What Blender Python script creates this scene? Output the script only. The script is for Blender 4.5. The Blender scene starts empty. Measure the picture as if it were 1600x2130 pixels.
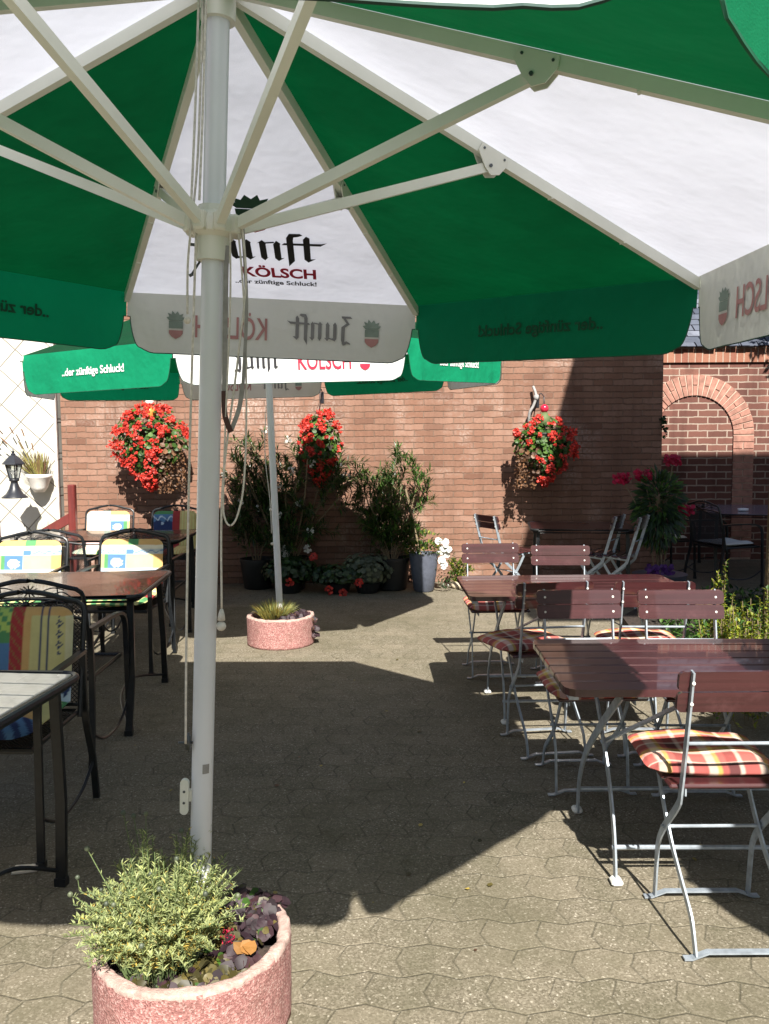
import bpy, math, random
from mathutils import Vector, Matrix, noise
R_ = math.radians
random.seed(7)
sc = bpy.context.scene
col = sc.collection

# ---------------------------------------------------------------- camera, sky, sun, exposure
F, PITCH, ROLL, CAMZ = 1722.5, 0.0801, -0.0065, 1.5
cam = bpy.data.cameras.new('camera'); camo = bpy.data.objects.new('camera', cam); col.objects.link(camo)
cam.sensor_fit = 'HORIZONTAL'; cam.sensor_width = 36; cam.lens = F * 36 / 1600; cam.clip_start = 0.02; cam.clip_end = 500
camo.matrix_world = Matrix.Translation((0, 0, CAMZ)) @ Matrix.Rotation(math.pi / 2 - PITCH, 4, 'X') @ Matrix.Rotation(ROLL, 4, 'Z')
sc.camera = camo
ELEV, AZ = 0.7674, -0.1714                     # shadows run towards azimuth AZ (from +Y towards +X)
world = bpy.data.worlds.new("World"); sc.world = world; world.use_nodes = True
nt = world.node_tree; bg = nt.nodes['Background']
sky = nt.nodes.new('ShaderNodeTexSky'); sky.sky_type = 'NISHITA'; sky.sun_disc = False
sky.sun_elevation = ELEV; sky.sun_rotation = math.pi + AZ
nt.links.new(sky.outputs[0], bg.inputs[0]); bg.inputs[1].default_value = 0.05
sl = bpy.data.lights.new('sun', 'SUN'); sl.energy = 5.0; sl.angle = R_(0.53); sl.color = (1.0, 0.95, 0.87)
slo = bpy.data.objects.new('sun', sl); col.objects.link(slo)
sdir = Vector((math.sin(AZ) * math.cos(ELEV), math.cos(AZ) * math.cos(ELEV), -math.sin(ELEV)))
slo.rotation_euler = sdir.to_track_quat('-Z', 'Y').to_euler(); slo.location = (2, -4, 12)
sc.view_settings.view_transform = 'Standard'; sc.view_settings.look = 'None'
sc.view_settings.exposure = 1.2; sc.view_settings.gamma = 1
sc.cycles.max_bounces = 10; sc.cycles.diffuse_bounces = 3; sc.cycles.transparent_max_bounces = 12

# ---------------------------------------------------------------- materials
def nodes_of(name):
    m = bpy.data.materials.new(name); m.use_nodes = True
    return m, m.node_tree, m.node_tree.nodes['Principled BSDF']
def ramp(t, fac, stops):
    r = t.nodes.new('ShaderNodeValToRGB'); e = r.color_ramp.elements
    while len(e) < len(stops): e.new(0.5)
    for k, (p, c) in enumerate(stops): e[k].position = p; e[k].color = (c[0], c[1], c[2], 1)
    t.links.new(fac, r.inputs[0]); return r.outputs[0]
def noisetex(t, scale, detail=4, rough=.55, vec=None, dist=0):
    n = t.nodes.new('ShaderNodeTexNoise'); n.inputs['Scale'].default_value = scale
    n.inputs['Detail'].default_value = detail; n.inputs['Roughness'].default_value = rough; n.inputs['Distortion'].default_value = dist
    if vec is None:
        tc = t.nodes.new('ShaderNodeTexCoord'); vec = tc.outputs['Object']
    t.links.new(vec, n.inputs['Vector']); return n.outputs['Fac']
def mixc(t, fac, a, b, mode='MIX'):
    m = t.nodes.new('ShaderNodeMix'); m.data_type = 'RGBA'; m.blend_type = mode
    for s, v in ((0, fac), (6, a), (7, b)):
        if isinstance(v, (int, float)): m.inputs[s].default_value = v
        elif isinstance(v, tuple): m.inputs[s].default_value = (v[0], v[1], v[2], 1)
        else: t.links.new(v, m.inputs[s])
    return m.outputs[2]
def bump(t, h, strength, dist, b):
    n = t.nodes.new('ShaderNodeBump'); n.inputs['Strength'].default_value = strength; n.inputs['Distance'].default_value = dist
    t.links.new(h, n.inputs['Height']); t.links.new(n.outputs[0], b.inputs['Normal']); return n
def math_(t, op, a, b=0.0):
    m = t.nodes.new('ShaderNodeMath'); m.operation = op
    for s, v in ((0, a), (1, b)):
        if isinstance(v, (int, float)): m.inputs[s].default_value = v
        else: t.links.new(v, m.inputs[s])
    return m.outputs[0]
def pm(name, c, rough=.6, metal=0, ns=12, na=.18, bs=0, bd=.002, coat=0, bscale=None):
    m, t, b = nodes_of(name)
    f = noisetex(t, ns, 5)
    c1 = tuple(max(0, x * (1 - na)) for x in c); c2 = tuple(min(1, x * (1 + na)) for x in c)
    o = ramp(t, f, [(.3, c1), (.7, c2)]); t.links.new(o, b.inputs['Base Color'])
    b.inputs['Roughness'].default_value = rough; b.inputs['Metallic'].default_value = metal
    b.inputs['Coat Weight'].default_value = coat; b.inputs['Coat Roughness'].default_value = .15
    if bs: bump(t, noisetex(t, bscale or ns * 3, 4), bs, bd, b)
    return m
def fabric(name, c, trans, tc=None, wr=.5, na=.05):
    m, t, b = nodes_of(name); out = t.nodes['Material Output']
    tcn = t.nodes.new('ShaderNodeTexCoord')
    f = noisetex(t, 3, 4); big = ramp(t, f, [(.3, tuple(x * (1 - na) for x in c)), (.7, c)])
    t.links.new(big, b.inputs['Base Color']); b.inputs['Roughness'].default_value = .85; b.inputs['Specular IOR Level'].default_value = .2
    tr = t.nodes.new('ShaderNodeBsdfTranslucent')
    tcc = tc or c
    t.links.new(ramp(t, f, [(.3, tuple(x * (1 - na * 1.5) for x in tcc)), (.7, tcc)]), tr.inputs[0])
    mx = t.nodes.new('ShaderNodeMixShader'); mx.inputs[0].default_value = trans
    t.links.new(b.outputs[0], mx.inputs[1]); t.links.new(tr.outputs[0], mx.inputs[2]); t.links.new(mx.outputs[0], out.inputs[0])
    wn = noisetex(t, 5, 3, .6); we = noisetex(t, 420, 1)
    s = math_(t, 'ADD', math_(t, 'ADD', wn, math_(t, 'MULTIPLY', noisetex(t, 1.6, 2), 2.0)), math_(t, 'MULTIPLY', we, .04))
    n = bump(t, s, wr, .02, b); t.links.new(n.outputs[0], tr.inputs['Normal'])
    return m
def leafmat(name, c, trans=.35, var=.45, rough=.5):
    m, t, b = nodes_of(name); out = t.nodes['Material Output']
    at = t.nodes.new('ShaderNodeNewGeometry')
    o = ramp(t, at.outputs['Random Per Island'], [(0, tuple(x * (1 - var) for x in c)), (.6, c), (1, (min(1, c[0] * (1 + var * 1.3)), min(1, c[1] * (1 + var)), c[2] * (1 + var * .4)))])
    t.links.new(o, b.inputs['Base Color']); b.inputs['Roughness'].default_value = rough
    tr = t.nodes.new('ShaderNodeBsdfTranslucent'); t.links.new(o, tr.inputs[0])
    mx = t.nodes.new('ShaderNodeMixShader'); mx.inputs[0].default_value = trans
    t.links.new(b.outputs[0], mx.inputs[1]); t.links.new(tr.outputs[0], mx.inputs[2]); t.links.new(mx.outputs[0], out.inputs[0])
    return m
def wood(name, c, rough=.3, dark=.6, scale=(1.5, 40, 40), coat=0, spec=.5):
    m, t, b = nodes_of(name)
    tc = t.nodes.new('ShaderNodeTexCoord'); mp = t.nodes.new('ShaderNodeMapping'); mp.inputs['Scale'].default_value = scale
    t.links.new(tc.outputs['Object'], mp.inputs[0])
    f = noisetex(t, 1.0, 6, .6, mp.outputs[0], .6)
    g = noisetex(t, 2.5, 3)
    o = ramp(t, f, [(.3, tuple(x * dark for x in c)), (.65, c)])
    o = mixc(t, math_(t, 'MULTIPLY', g, .35), o, tuple(x * .6 for x in c)); wn_ = ramp(t, noisetex(t, 3.2, 6, .75), [(.56, (0, 0, 0)), (.74, (.4, .4, .4))]); o = mixc(t, wn_, o, tuple(min(1, x * 1.9 + .03) for x in c))
    t.links.new(o, b.inputs['Base Color']); b.inputs['Coat Weight'].default_value = coat
    t.links.new(ramp(t, g, [(.2, (rough * .7,) * 3), (.8, (rough * 1.4,) * 3)]), b.inputs['Roughness'])
    bump(t, f, .15, .002, b); b.inputs['Specular IOR Level'].default_value = spec
    return m
def attrmat(name, rough=.85, bs=.3):
    m, t, b = nodes_of(name)
    a = t.nodes.new('ShaderNodeAttribute'); a.attribute_name = 'pattern'
    f = noisetex(t, 25, 4)
    o = mixc(t, math_(t, 'MULTIPLY', f, .3), a.outputs['Color'], (.25, .22, .2), 'MULTIPLY')
    t.links.new(o, b.inputs['Base Color']); b.inputs['Roughness'].default_value = rough; b.inputs['Specular IOR Level'].default_value = .25
    bump(t, math_(t, 'ADD', noisetex(t, 14, 3), math_(t, 'MULTIPLY', noisetex(t, 300, 1), .15)), bs, .012, b)
    return m
def brickmat(name, bw, bh, mortar, cols, mcol, plane='XZ', off=.5, msm=.2, bs=.6, white=0.0, dist=.004, hl=0.0):
    m, t, b = nodes_of(name)
    tc = t.nodes.new('ShaderNodeTexCoord'); sp = t.nodes.new('ShaderNodeSeparateXYZ'); t.links.new(tc.outputs['Object'], sp.inputs[0])
    cb = t.nodes.new('ShaderNodeCombineXYZ')
    n1 = math_(t, 'MULTIPLY', math_(t, 'SUBTRACT', noisetex(t, 7, 3), .5), dist * 4)
    n2 = math_(t, 'MULTIPLY', math_(t, 'SUBTRACT', noisetex(t, 9, 3), .5), dist * 5)
    t.links.new(math_(t, 'ADD', sp.outputs['XYZ'.index(plane[0])], n1), cb.inputs[0]); t.links.new(math_(t, 'ADD', sp.outputs['XYZ'.index(plane[1])], n2), cb.inputs[1])
    br = t.nodes.new('ShaderNodeTexBrick'); t.links.new(cb.outputs[0], br.inputs['Vector'])
    br.inputs['Scale'].default_value = 1; br.inputs['Brick Width'].default_value = bw; br.inputs['Row Height'].default_value = bh
    br.inputs['Mortar Size'].default_value = mortar; br.inputs['Mortar Smooth'].default_value = msm; br.offset = off
    br.inputs['Color1'].default_value = (0, 0, 0, 1); br.inputs['Color2'].default_value = (1, 1, 1, 1); br.inputs['Mortar'].default_value = (0.5, .5, .5, 1)
    c = ramp(t, br.outputs['Color'], cols)
    g = noisetex(t, 1.3, 5, .65); g2 = noisetex(t, 38, 5, .7)
    c = mixc(t, math_(t, 'MULTIPLY', g2, .55), c, tuple(x * .45 for x in cols[-1][1]))
    if white:
        w = ramp(t, g, [(.5, (0, 0, 0)), (.68, (1, 1, 1))])
        w2 = ramp(t, g2, [(.42, (0, 0, 0)), (.62, (1, 1, 1))])
        c = mixc(t, math_(t, 'MULTIPLY', math_(t, 'MULTIPLY', w, w2), white), c, (.62, .53, .47))
    if hl:  # dark course joints, with their shadow line painted into the brick colour
        hz = math_(t, 'PINGPONG', math_(t, 'ADD', sp.outputs['XYZ'.index(plane[1])], n2), bh / 2)
        hm = ramp(t, math_(t, 'MULTIPLY', hz, 1.0), [(0.0, (1, 1, 1)), (.0075, (0, 0, 0))])
        c0 = c
    mc = mixc(t, g2, mcol, tuple(x * .6 for x in mcol))
    c = mixc(t, br.outputs['Fac'], c, mc)
    if hl: c = mixc(t, math_(t, 'MULTIPLY', hm, math_(t, 'MULTIPLY', g2, hl * 1.7)), c, (.10, .05, .033))
    mp = t.nodes.new('ShaderNodeMapping'); mp.inputs['Scale'].default_value = (3.5, 3.5, .45); t.links.new(tc.outputs['Object'], mp.inputs[0])
    stk = ramp(t, noisetex(t, 1.0, 6, .65, mp.outputs[0]), [(.48, (0, 0, 0)), (.7, (.5, .5, .5))])
    c = mixc(t, stk, c, tuple(x * .5 for x in cols[0][1]))
    t.links.new(c, b.inputs['Base Color']); b.inputs['Roughness'].default_value = .95; b.inputs['Specular IOR Level'].default_value = .08
    h = math_(t, 'SUBTRACT', math_(t, 'MULTIPLY', g2, .35), br.outputs['Fac'])
    bump(t, h, bs, .008, b)
    return m

M = {}
M['white_fab'] = fabric('white_canvas', (.80, .80, .82), .33, (.84, .87, 1.0), na=.09)
M['green_fab'] = fabric('green_canvas', (.002, .055, .02), .30, (.0, .11, .032), na=.2)
M['white_val'] = fabric('white_valance_canvas', (.72, .73, .72), .22, (.66, .70, .62), wr=.8, na=.06)
M['green_val'] = fabric('green_valance_canvas', (.003, .13, .055), .30, (.0, .55, .24), wr=.8, na=.1)
M['green_val_sunlit'] = fabric('sunlit_green_valance', (.006, .30, .14), .30, (.0, .50, .24), wr=.8, na=.1)  # brighter copy of the valance green; sunlight painted into the colour
M['piping'] = pm('dark_green_piping', (.015, .06, .045), .7)
M['gpiping'] = pm('green_piping', (.006, .10, .05), .7)
M['pole'] = pm('white_painted_pole', (.74, .76, .80), .35, ns=3, na=.06, bs=.05)
M['rib'] = pm('cream_painted_rib', (.76, .77, .69), .42, ns=5, na=.07, bs=.05)
M['plastic'] = pm('cream_plastic_joint', (.72, .72, .64), .45, ns=8, na=.05)
M['black_print'] = pm('black_print', (.012, .012, .015), .75)
M['red_print'] = pm('red_print', (.42, .01, .04), .75)
M['green_print'] = pm('dark_green_print', (.01, .06, .035), .75)
M['white_print'] = pm('white_print', (.85, .85, .85), .7)
M['faded_black'] = pm('print_showing_through_grey', (.22, .22, .23), .85)
M['faded_red'] = pm('print_showing_through_red', (.45, .23, .23), .85)
M['faded_green'] = pm('print_showing_through_green', (.22, .28, .25), .85)
M['faded_white'] = pm('print_showing_through_light', (.62, .61, .58), .85)
M['green_show'] = pm('print_showing_through_dark_green', (.002, .075, .035), .85)
M['rope'] = pm('cord_white', (.68, .64, .58), .85, ns=80, na=.2, bs=.3)
M['strap'] = pm('grey_strap', (.30, .29, .28), .8, ns=40)
M['leather'] = pm('brown_leather', (.07, .025, .018), .5)
M['steel'] = pm('galvanised_steel', (.38, .43, .48), .40, .45, ns=30, na=.25, bs=.1)
M['steel_dark'] = pm('dark_steel', (.10, .11, .12), .4, .7, ns=30)
M['black_metal'] = pm('black_powder_coat', (.012, .014, .016), .38, .0, ns=40, na=.3, bs=.1)
M['mesh_wire'] = pm('black_wire_mesh', (.018, .018, .02), .45, .2)
M['cap'] = pm('white_foot_cap', (.7, .7, .66), .5)
M['redwood'] = wood('dark_red_varnished_slat', (.066, .019, .021), .30, .5, coat=.7)
M['tabwood'] = wood('grey_brown_board', (.075, .045, .038), .22, .5, (2, 14, 14), coat=.4)
M['paletop'] = wood('pale_weathered_board', (.84, .78, .66), .28, .85, (2.0, 18, 18), coat=.6)
M['bluetop'] = pm('slate_blue_tabletop', (.10, .11, .17), .18, ns=6, na=.1)
M['fence'] = wood('dark_red_fence_stain', (.17, .025, .02), .55, .6, (30, 30, 1.5))
M['bark'] = pm('mossy_bark', (.11, .075, .035), .9, ns=14, na=.5, bs=.8, bd=.01)
M['twig'] = pm('pale_twig', (.20, .15, .09), .8, ns=30)
M['stem'] = pm('green_stem', (.10, .14, .05), .7)
M['soil'] = pm('dark_potting_soil', (.035, .024, .018), .95, ns=30, na=.5, bs=.9, bd=.01)
M['greypot'] = pm('slate_grey_pot', (.085, .095, .125), .55, ns=30, na=.15, bs=.1)
M['darkpot'] = pm('dark_pot', (.010, .011, .012), .6)
M['terrapot'] = pm('white_glazed_pot', (.8, .78, .74), .5)
M['stone'] = pm('pale_field_stone', (.42, .35, .25), .9, ns=18, na=.3, bs=.5)
M['ceramic'] = pm('white_ceramic', (.8, .8, .82), .25)
M['lampblack'] = pm('black_lamp_metal', (.02, .022, .028), .4)
M['plaid'] = attrmat('plaid_cotton'); M['patch'] = attrmat('patchwork_cotton')
M['slate'] = None
def glassmat():
    m, t, b = nodes_of('lamp_glass'); b.inputs['Base Color'].default_value = (.8, .85, .85, 1); b.inputs['Transmission Weight'].default_value = .9
    b.inputs['Roughness'].default_value = .15; return m
M['glass'] = glassmat()
M['l_lav'] = leafmat('silvery_green_leaf', (.33, .38, .16), .35, .35)
M['l_lav2'] = leafmat('yellowed_leaf', (.42, .33, .08), .3, .4)
M['l_purple'] = leafmat('purple_black_leaf', (.030, .013, .020), .15, .6, .6)
M['l_olive'] = leafmat('olive_brown_leaf', (.075, .065, .02), .25, .7)
M['l_green'] = leafmat('mid_green_leaf', (.055, .13, .02), .35, .5)
M['l_dark'] = leafmat('dark_green_leaf', (.024, .055, .015), .25, .5, .35)
M['l_yel'] = leafmat('yellow_green_leaf', (.26, .30, .03), .4, .4)
M['l_orange'] = leafmat('orange_withered_leaf', (.30, .15, .045), .3, .2)
M['l_grass'] = leafmat('straw_green_blade', (.27, .27, .08), .35, .45)
M['l_brown'] = leafmat('dry_brown_leaf', (.15, .08, .045), .3, .5)
M['l_grey'] = leafmat('grey_green_leaf', (.11, .135, .09), .3, .4)
M['f_red'] = leafmat('scarlet_petal', (.62, .05, .035), .35, .45)
M['f_pink'] = leafmat('magenta_petal', (.48, .008, .06), .35, .3)
M['f_white'] = leafmat('white_petal', (.85, .85, .82), .35, .1)
M['f_purple'] = leafmat('violet_petal', (.10, .02, .20), .35, .3)
M['orange'] = pm('orange_glass', (.75, .25, .06), .15)
M['redglass'] = pm('red_glass', (.5, .02, .05), .15)
M['bulbwhite'] = pm('white_glass', (.85, .8, .75), .15)

# washed pink aggregate concrete
def concrete():
    m, t, b = nodes_of('pink_washed_concrete')
    v = t.nodes.new('ShaderNodeTexVoronoi'); v.inputs['Scale'].default_value = 230
    tc = t.nodes.new('ShaderNodeTexCoord'); t.links.new(tc.outputs['Object'], v.inputs['Vector'])
    sp = t.nodes.new('ShaderNodeSeparateColor'); t.links.new(v.outputs['Color'], sp.inputs[0])
    c = ramp(t, sp.outputs[0], [(0, (.13, .05, .042)), (.35, (.25, .105, .092)), (.7, (.38, .185, .165)), (1, (.55, .38, .34))])
    c = mixc(t, math_(t, 'MULTIPLY', noisetex(t, 6, 4), .5), c, (.42, .19, .18))
    t.links.new(c, b.inputs['Base Color']); b.inputs['Roughness'].default_value = .92
    c2_ = ramp(t, noisetex(t, 4, 6, .7), [(.5, (0, 0, 0)), (.72, (.5, .5, .5))]); c = mixc(t, c2_, c, (.13, .085, .06)); t.links.new(c, b.inputs['Base Color'])
    bump(t, math_(t, 'ADD', v.outputs['Distance'], noisetex(t, 60, 4)), .8, .002, b); return m
M['concrete'] = concrete()
M['pale_rim'] = pm('pale_concrete_rim', (.42, .29, .25), .95, ns=60, na=.3, bs=.8, bd=.004)  # paler tone for the faces along the ring's top
# paving: interlocking concrete blocks with fine aggregate
def paving():
    m, t, b = nodes_of('washed_concrete_paving')
    tc = t.nodes.new('ShaderNodeTexCoord'); mp = t.nodes.new('ShaderNodeMapping'); mp.inputs['Rotation'].default_value = (0, 0, R_(3))
    t.links.new(tc.outputs['Object'], mp.inputs[0])
    sp = t.nodes.new('ShaderNodeSeparateXYZ'); t.links.new(mp.outputs[0], sp.inputs[0])
    def zig(x, per, amp):
        w = math_(t, 'PINGPONG', x, per / 2); return math_(t, 'MULTIPLY', math_(t, 'SUBTRACT', w, per / 4), amp * 4 / per)
    x2 = math_(t, 'ADD', sp.outputs[0], zig(sp.outputs[1], .14, .013)); y2 = math_(t, 'ADD', sp.outputs[1], zig(sp.outputs[0], .17, .012))
    nn = math_(t, 'MULTIPLY', math_(t, 'SUBTRACT', noisetex(t, 9, 2), .5), .012)
    cb = t.nodes.new('ShaderNodeCombineXYZ'); t.links.new(math_(t, 'ADD', x2, nn), cb.inputs[0]); t.links.new(math_(t, 'ADD', y2, nn), cb.inputs[1])
    br = t.nodes.new('ShaderNodeTexBrick'); t.links.new(cb.outputs[0], br.inputs['Vector']); br.inputs['Scale'].default_value = 1
    br.inputs['Brick Width'].default_value = .17; br.inputs['Row Height'].default_value = .14; br.inputs['Mortar Size'].default_value = .006; br.inputs['Mortar Smooth'].default_value = 1.0
    br.inputs['Color1'].default_value = (0, 0, 0, 1); br.inputs['Color2'].default_value = (1, 1, 1, 1); br.inputs['Mortar'].default_value = (.5, .5, .5, 1)
    v = t.nodes.new('ShaderNodeTexVoronoi'); v.inputs['Scale'].default_value = 185; t.links.new(tc.outputs['Object'], v.inputs['Vector'])
    s2 = t.nodes.new('ShaderNodeSeparateColor'); t.links.new(v.outputs['Color'], s2.inputs[0])
    base = ramp(t, s2.outputs[0], [(0, (.09, .076, .052)), (.45, (.165, .143, .103)), (.85, (.24, .21, .158)), (.97, (.32, .285, .22)), (1, (.55, .50, .41))])
    big = noisetex(t, .9, 6, .6); mid = noisetex(t, 6, 5, .65)
    c = mixc(t, math_(t, 'MULTIPLY', big, .5), base, (.14, .125, .088))
    c = mixc(t, ramp(t, mid, [(.45, (0, 0, 0)), (.75, (.5, .5, .5))]), c, (.085, .082, .045))
    c = mixc(t, math_(t, 'MULTIPLY', br.outputs['Color'], .28), c, (.26, .22, .16))
    jn = ramp(t, noisetex(t, 3.5, 4), [(.34, (.12,) * 3), (.6, (1.0,) * 3)])
    c = mixc(t, math_(t, 'MULTIPLY', br.outputs['Fac'], math_(t, 'MULTIPLY', jn, .5)), c, (.04, .038, .022))
    st = ramp(t, noisetex(t, .55, 5, .7), [(.48, (0, 0, 0)), (.68, (.65, .65, .65))])
    c = mixc(t, st, c, (.085, .078, .045))
    t.links.new(c, b.inputs['Base Color']); b.inputs['Roughness'].default_value = .9; b.inputs['Specular IOR Level'].default_value = .25
    h = math_(t, 'SUBTRACT', math_(t, 'MULTIPLY', math_(t, 'ADD', s2.outputs[1], noisetex(t, 60, 3)), .22), br.outputs['Fac'])
    bump(t, h, .6, .004, b); return m
M['paving'] = paving()
M['brick'] = brickmat('orange_brick', .215, .0665, .006, [(0, (.25, .138, .096)), (.3, (.32, .185, .132)), (.55, (.27, .145, .10)), (.8, (.36, .215, .158)), (1, (.19, .10, .07))], (.32, .22, .165), white=.6, msm=.6, bs=1.0, hl=.8, dist=.006)
M['brick2'] = brickmat('dark_red_brick', .25, .0875, .009, [(0, (.10, .05, .043)), (.3, (.18, .082, .066)), (.7, (.13, .06, .05)), (1, (.26, .125, .095))], (.42, .33, .27), msm=.15, bs=.8)
M['soldier'] = brickmat('soldier_brick', .0875, .30, .008, [(0, (.27, .11, .08)), (.5, (.33, .15, .10)), (1, (.38, .19, .13))], (.50, .38, .30), msm=.15, bs=.8, off=0)
M['voussoir'] = pm('pink_brick', (.33, .165, .125), .9, ns=14, na=.3, bs=.5)
M['mortar'] = pm('pale_mortar', (.50, .38, .30), .95, ns=30, na=.15, bs=.3)
def tiles():
    m, t, b = nodes_of('white_diamond_tiles')
    tc = t.nodes.new('ShaderNodeTexCoord'); mp = t.nodes.new('ShaderNodeMapping'); mp.inputs['Rotation'].default_value = (0, R_(47), 0)
    t.links.new(tc.outputs['Object'], mp.inputs[0])
    sp = t.nodes.new('ShaderNodeSeparateXYZ'); t.links.new(mp.outputs[0], sp.inputs[0]); cb = t.nodes.new('ShaderNodeCombineXYZ')
    t.links.new(sp.outputs[0], cb.inputs[0]); t.links.new(sp.outputs[2], cb.inputs[1])
    br = t.nodes.new('ShaderNodeTexBrick'); t.links.new(cb.outputs[0], br.inputs['Vector']); br.offset = 0; br.inputs['Scale'].default_value = 1
    br.inputs['Brick Width'].default_value = .27; br.inputs['Row Height'].default_value = .27; br.inputs['Mortar Size'].default_value = .007; br.inputs['Mortar Smooth'].default_value = .5
    c = ramp(t, noisetex(t, 1.6, 5), [(.3, (.46, .44, .37)), (.7, (.66, .65, .60))])
    c = mixc(t, br.outputs['Fac'], c, (.20, .18, .15)); t.links.new(c, b.inputs['Base Color']); b.inputs['Roughness'].default_value = .7
    bump(t, math_(t, 'SUBTRACT', 1.0, br.outputs['Fac']), .8, .006, b); return m
M['tiles'] = tiles()
M['slateroof'] = brickmat('blue_grey_slate', .28, .16, .009, [(0, (.05, .06, .085)), (.5, (.10, .115, .15)), (1, (.20, .215, .26))], (.012, .012, .018), plane='XY', bs=1.0)
M['render'] = pm('pale_render', (.42, .40, .36), .9, ns=5)

# ---------------------------------------------------------------- mesh helpers
class MB:
    def __init__(s): s.v = []; s.f = []; s.m = []
    def add(s, vs, fs, mi=0):
        n = len(s.v); s.v += [tuple(p) for p in vs]; s.f += [tuple(i + n for i in f) for f in fs]; s.m += [mi] * len(fs)
    def box(s, c, d, rot=None, mi=0, bev=0.0):
        c = Vector(c); hx, hy, hz = d[0] / 2, d[1] / 2, d[2] / 2
        if bev > 0:
            b = min(bev, hx * .9, hy * .9, hz * .9); vs = []
            for sx in (-1, 1):
                for sy in (-1, 1):
                    for sz in (-1, 1):
                        vs += [Vector((sx * (hx - b), sy * hy - sy * 0, sz * (hz - b))), Vector((sx * hx, sy * (hy - b), sz * (hz - b))), Vector((sx * (hx - b), sy * (hy - b), sz * hz))]
            def i(sx, sy, sz, k): return (((sx > 0) * 2 + (sy > 0)) * 2 + (sz > 0)) * 3 + k
            fs = []
            for sg in (-1, 1):
                q = [(-1, -1), (1, -1), (1, 1), (-1, 1)]
                fs.append([i(sg, a, b_, 1) for a, b_ in (q if sg > 0 else q[::-1])])
                fs.append([i(a, sg, b_, 0) for a, b_ in (q[::-1] if sg > 0 else q)])
                fs.append([i(a, b_, sg, 2) for a, b_ in (q if sg > 0 else q[::-1])])
            for a in (-1, 1):
                for b_ in (-1, 1):
                    fs.append([i(a, b_, -1, 0), i(a, b_, 1, 0), i(a, b_, 1, 1), i(a, b_, -1, 1)])
                    fs.append([i(-1, a, b_, 0), i(1, a, b_, 0), i(1, a, b_, 2), i(-1, a, b_, 2)])
                    fs.append([i(a, -1, b_, 1), i(a, 1, b_, 1), i(a, 1, b_, 2), i(a, -1, b_, 2)])
                    for c_ in (-1, 1): fs.append([i(a, b_, c_, 0), i(a, b_, c_, 1), i(a, b_, c_, 2)])
        else:
            vs = [Vector((sx * hx, sy * hy, sz * hz)) for sx in (-1, 1) for sy in (-1, 1) for sz in (-1, 1)]
            fs = [(0, 1, 3, 2), (4, 6, 7, 5), (0, 4, 5, 1), (2, 3, 7, 6), (0, 2, 6, 4), (1, 5, 7, 3)]
        if rot is not None: vs = [rot @ p for p in vs]
        s.add([p + c for p in vs], fs, mi)
    def path(s, pts, w, h=None, side=(1, 0, 0), mi=0, closed=False, round_=0):
        """sweep a w x h rectangle (or an n-gon when round_) along pts; w along side"""
        h = w if h is None else h; pts = [Vector(p) for p in pts]; side = Vector(side); n = len(pts); rings = []
        for k, p in enumerate(pts):
            a = pts[(k - 1) % n] if (k or closed) else p; b = pts[(k + 1) % n] if (k < n - 1 or closed) else p
            d = (b - a).normalized(); sd = side - d * side.dot(d)
            if sd.length < 1e-4: sd = d.orthogonal()
            sd.normalize(); up = d.cross(sd)
            if round_: ring = [p + sd * (w / 2) * math.cos(2 * math.pi * q / round_) + up * (h / 2) * math.sin(2 * math.pi * q / round_) for q in range(round_)]
            else: ring = [p + sd * w / 2 * x + up * h / 2 * y for x, y in ((-1, -1), (1, -1), (1, 1), (-1, 1))]
            rings.append(ring)
        q = len(rings[0]); vs = [v for r in rings for v in r]; fs = []
        for k in range(n if closed else n - 1):
            k2 = (k + 1) % n
            for j in range(q): fs.append((k * q + j, k * q + (j + 1) % q, k2 * q + (j + 1) % q, k2 * q + j))
        if not closed: fs.append(tuple(range(q))[::-1]); fs.append(tuple((n - 1) * q + j for j in range(q)))
        s.add(vs, fs, mi)
    def tube(s, pts, r, n=8, mi=0, closed=False):
        s.path(pts, 2 * r, 2 * r, (0.3, .5, .8) if len(pts) > 1 and abs((Vector(pts[1]) - Vector(pts[0])).normalized().x) > .9 else (1, 0, 0), mi, closed, n)
    def lathe(s, prof, c=(0, 0, 0), n=24, mi=0, jit=None):
        c = Vector(c); vs = []; fs = []
        for r, z in prof:
            for k in range(n):
                a = 2 * math.pi * k / n; p = Vector((r * math.cos(a), r * math.sin(a), z))
                if jit: p = p + jit(p)
                vs.append(p + c)
        for i in range(len(prof) - 1):
            for k in range(n): fs.append((i * n + k, i * n + (k + 1) % n, (i + 1) * n + (k + 1) % n, (i + 1) * n + k))
        if prof[0][0] > 1e-5: fs.append(tuple(range(n))[::-1])
        if prof[-1][0] > 1e-5: fs.append(tuple((len(prof) - 1) * n + k for k in range(n)))
        s.add(vs, fs, mi)
    def ball(s, c, r, n=10, mi=0, sz=1.0):
        prof = [(max(1e-6, r * math.sin(math.pi * i / 6)), -r * sz * math.cos(math.pi * i / 6)) for i in range(7)]
        s.lathe(prof, c, n, mi)
    def prism(s, poly, fn, th, mi=0):
        """poly in 2D mapped by fn(x,y,depth) to 3D with depth 0 and th"""
        n = len(poly); vs = [fn(x, y, 0) for x, y in poly] + [fn(x, y, th) for x, y in poly]
        fs = [tuple(range(n)), tuple(range(2 * n - 1, n - 1, -1))] + [(i, i + n, (i + 1) % n + n, (i + 1) % n) for i in range(n)]
        s.add(vs, fs, mi)
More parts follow.
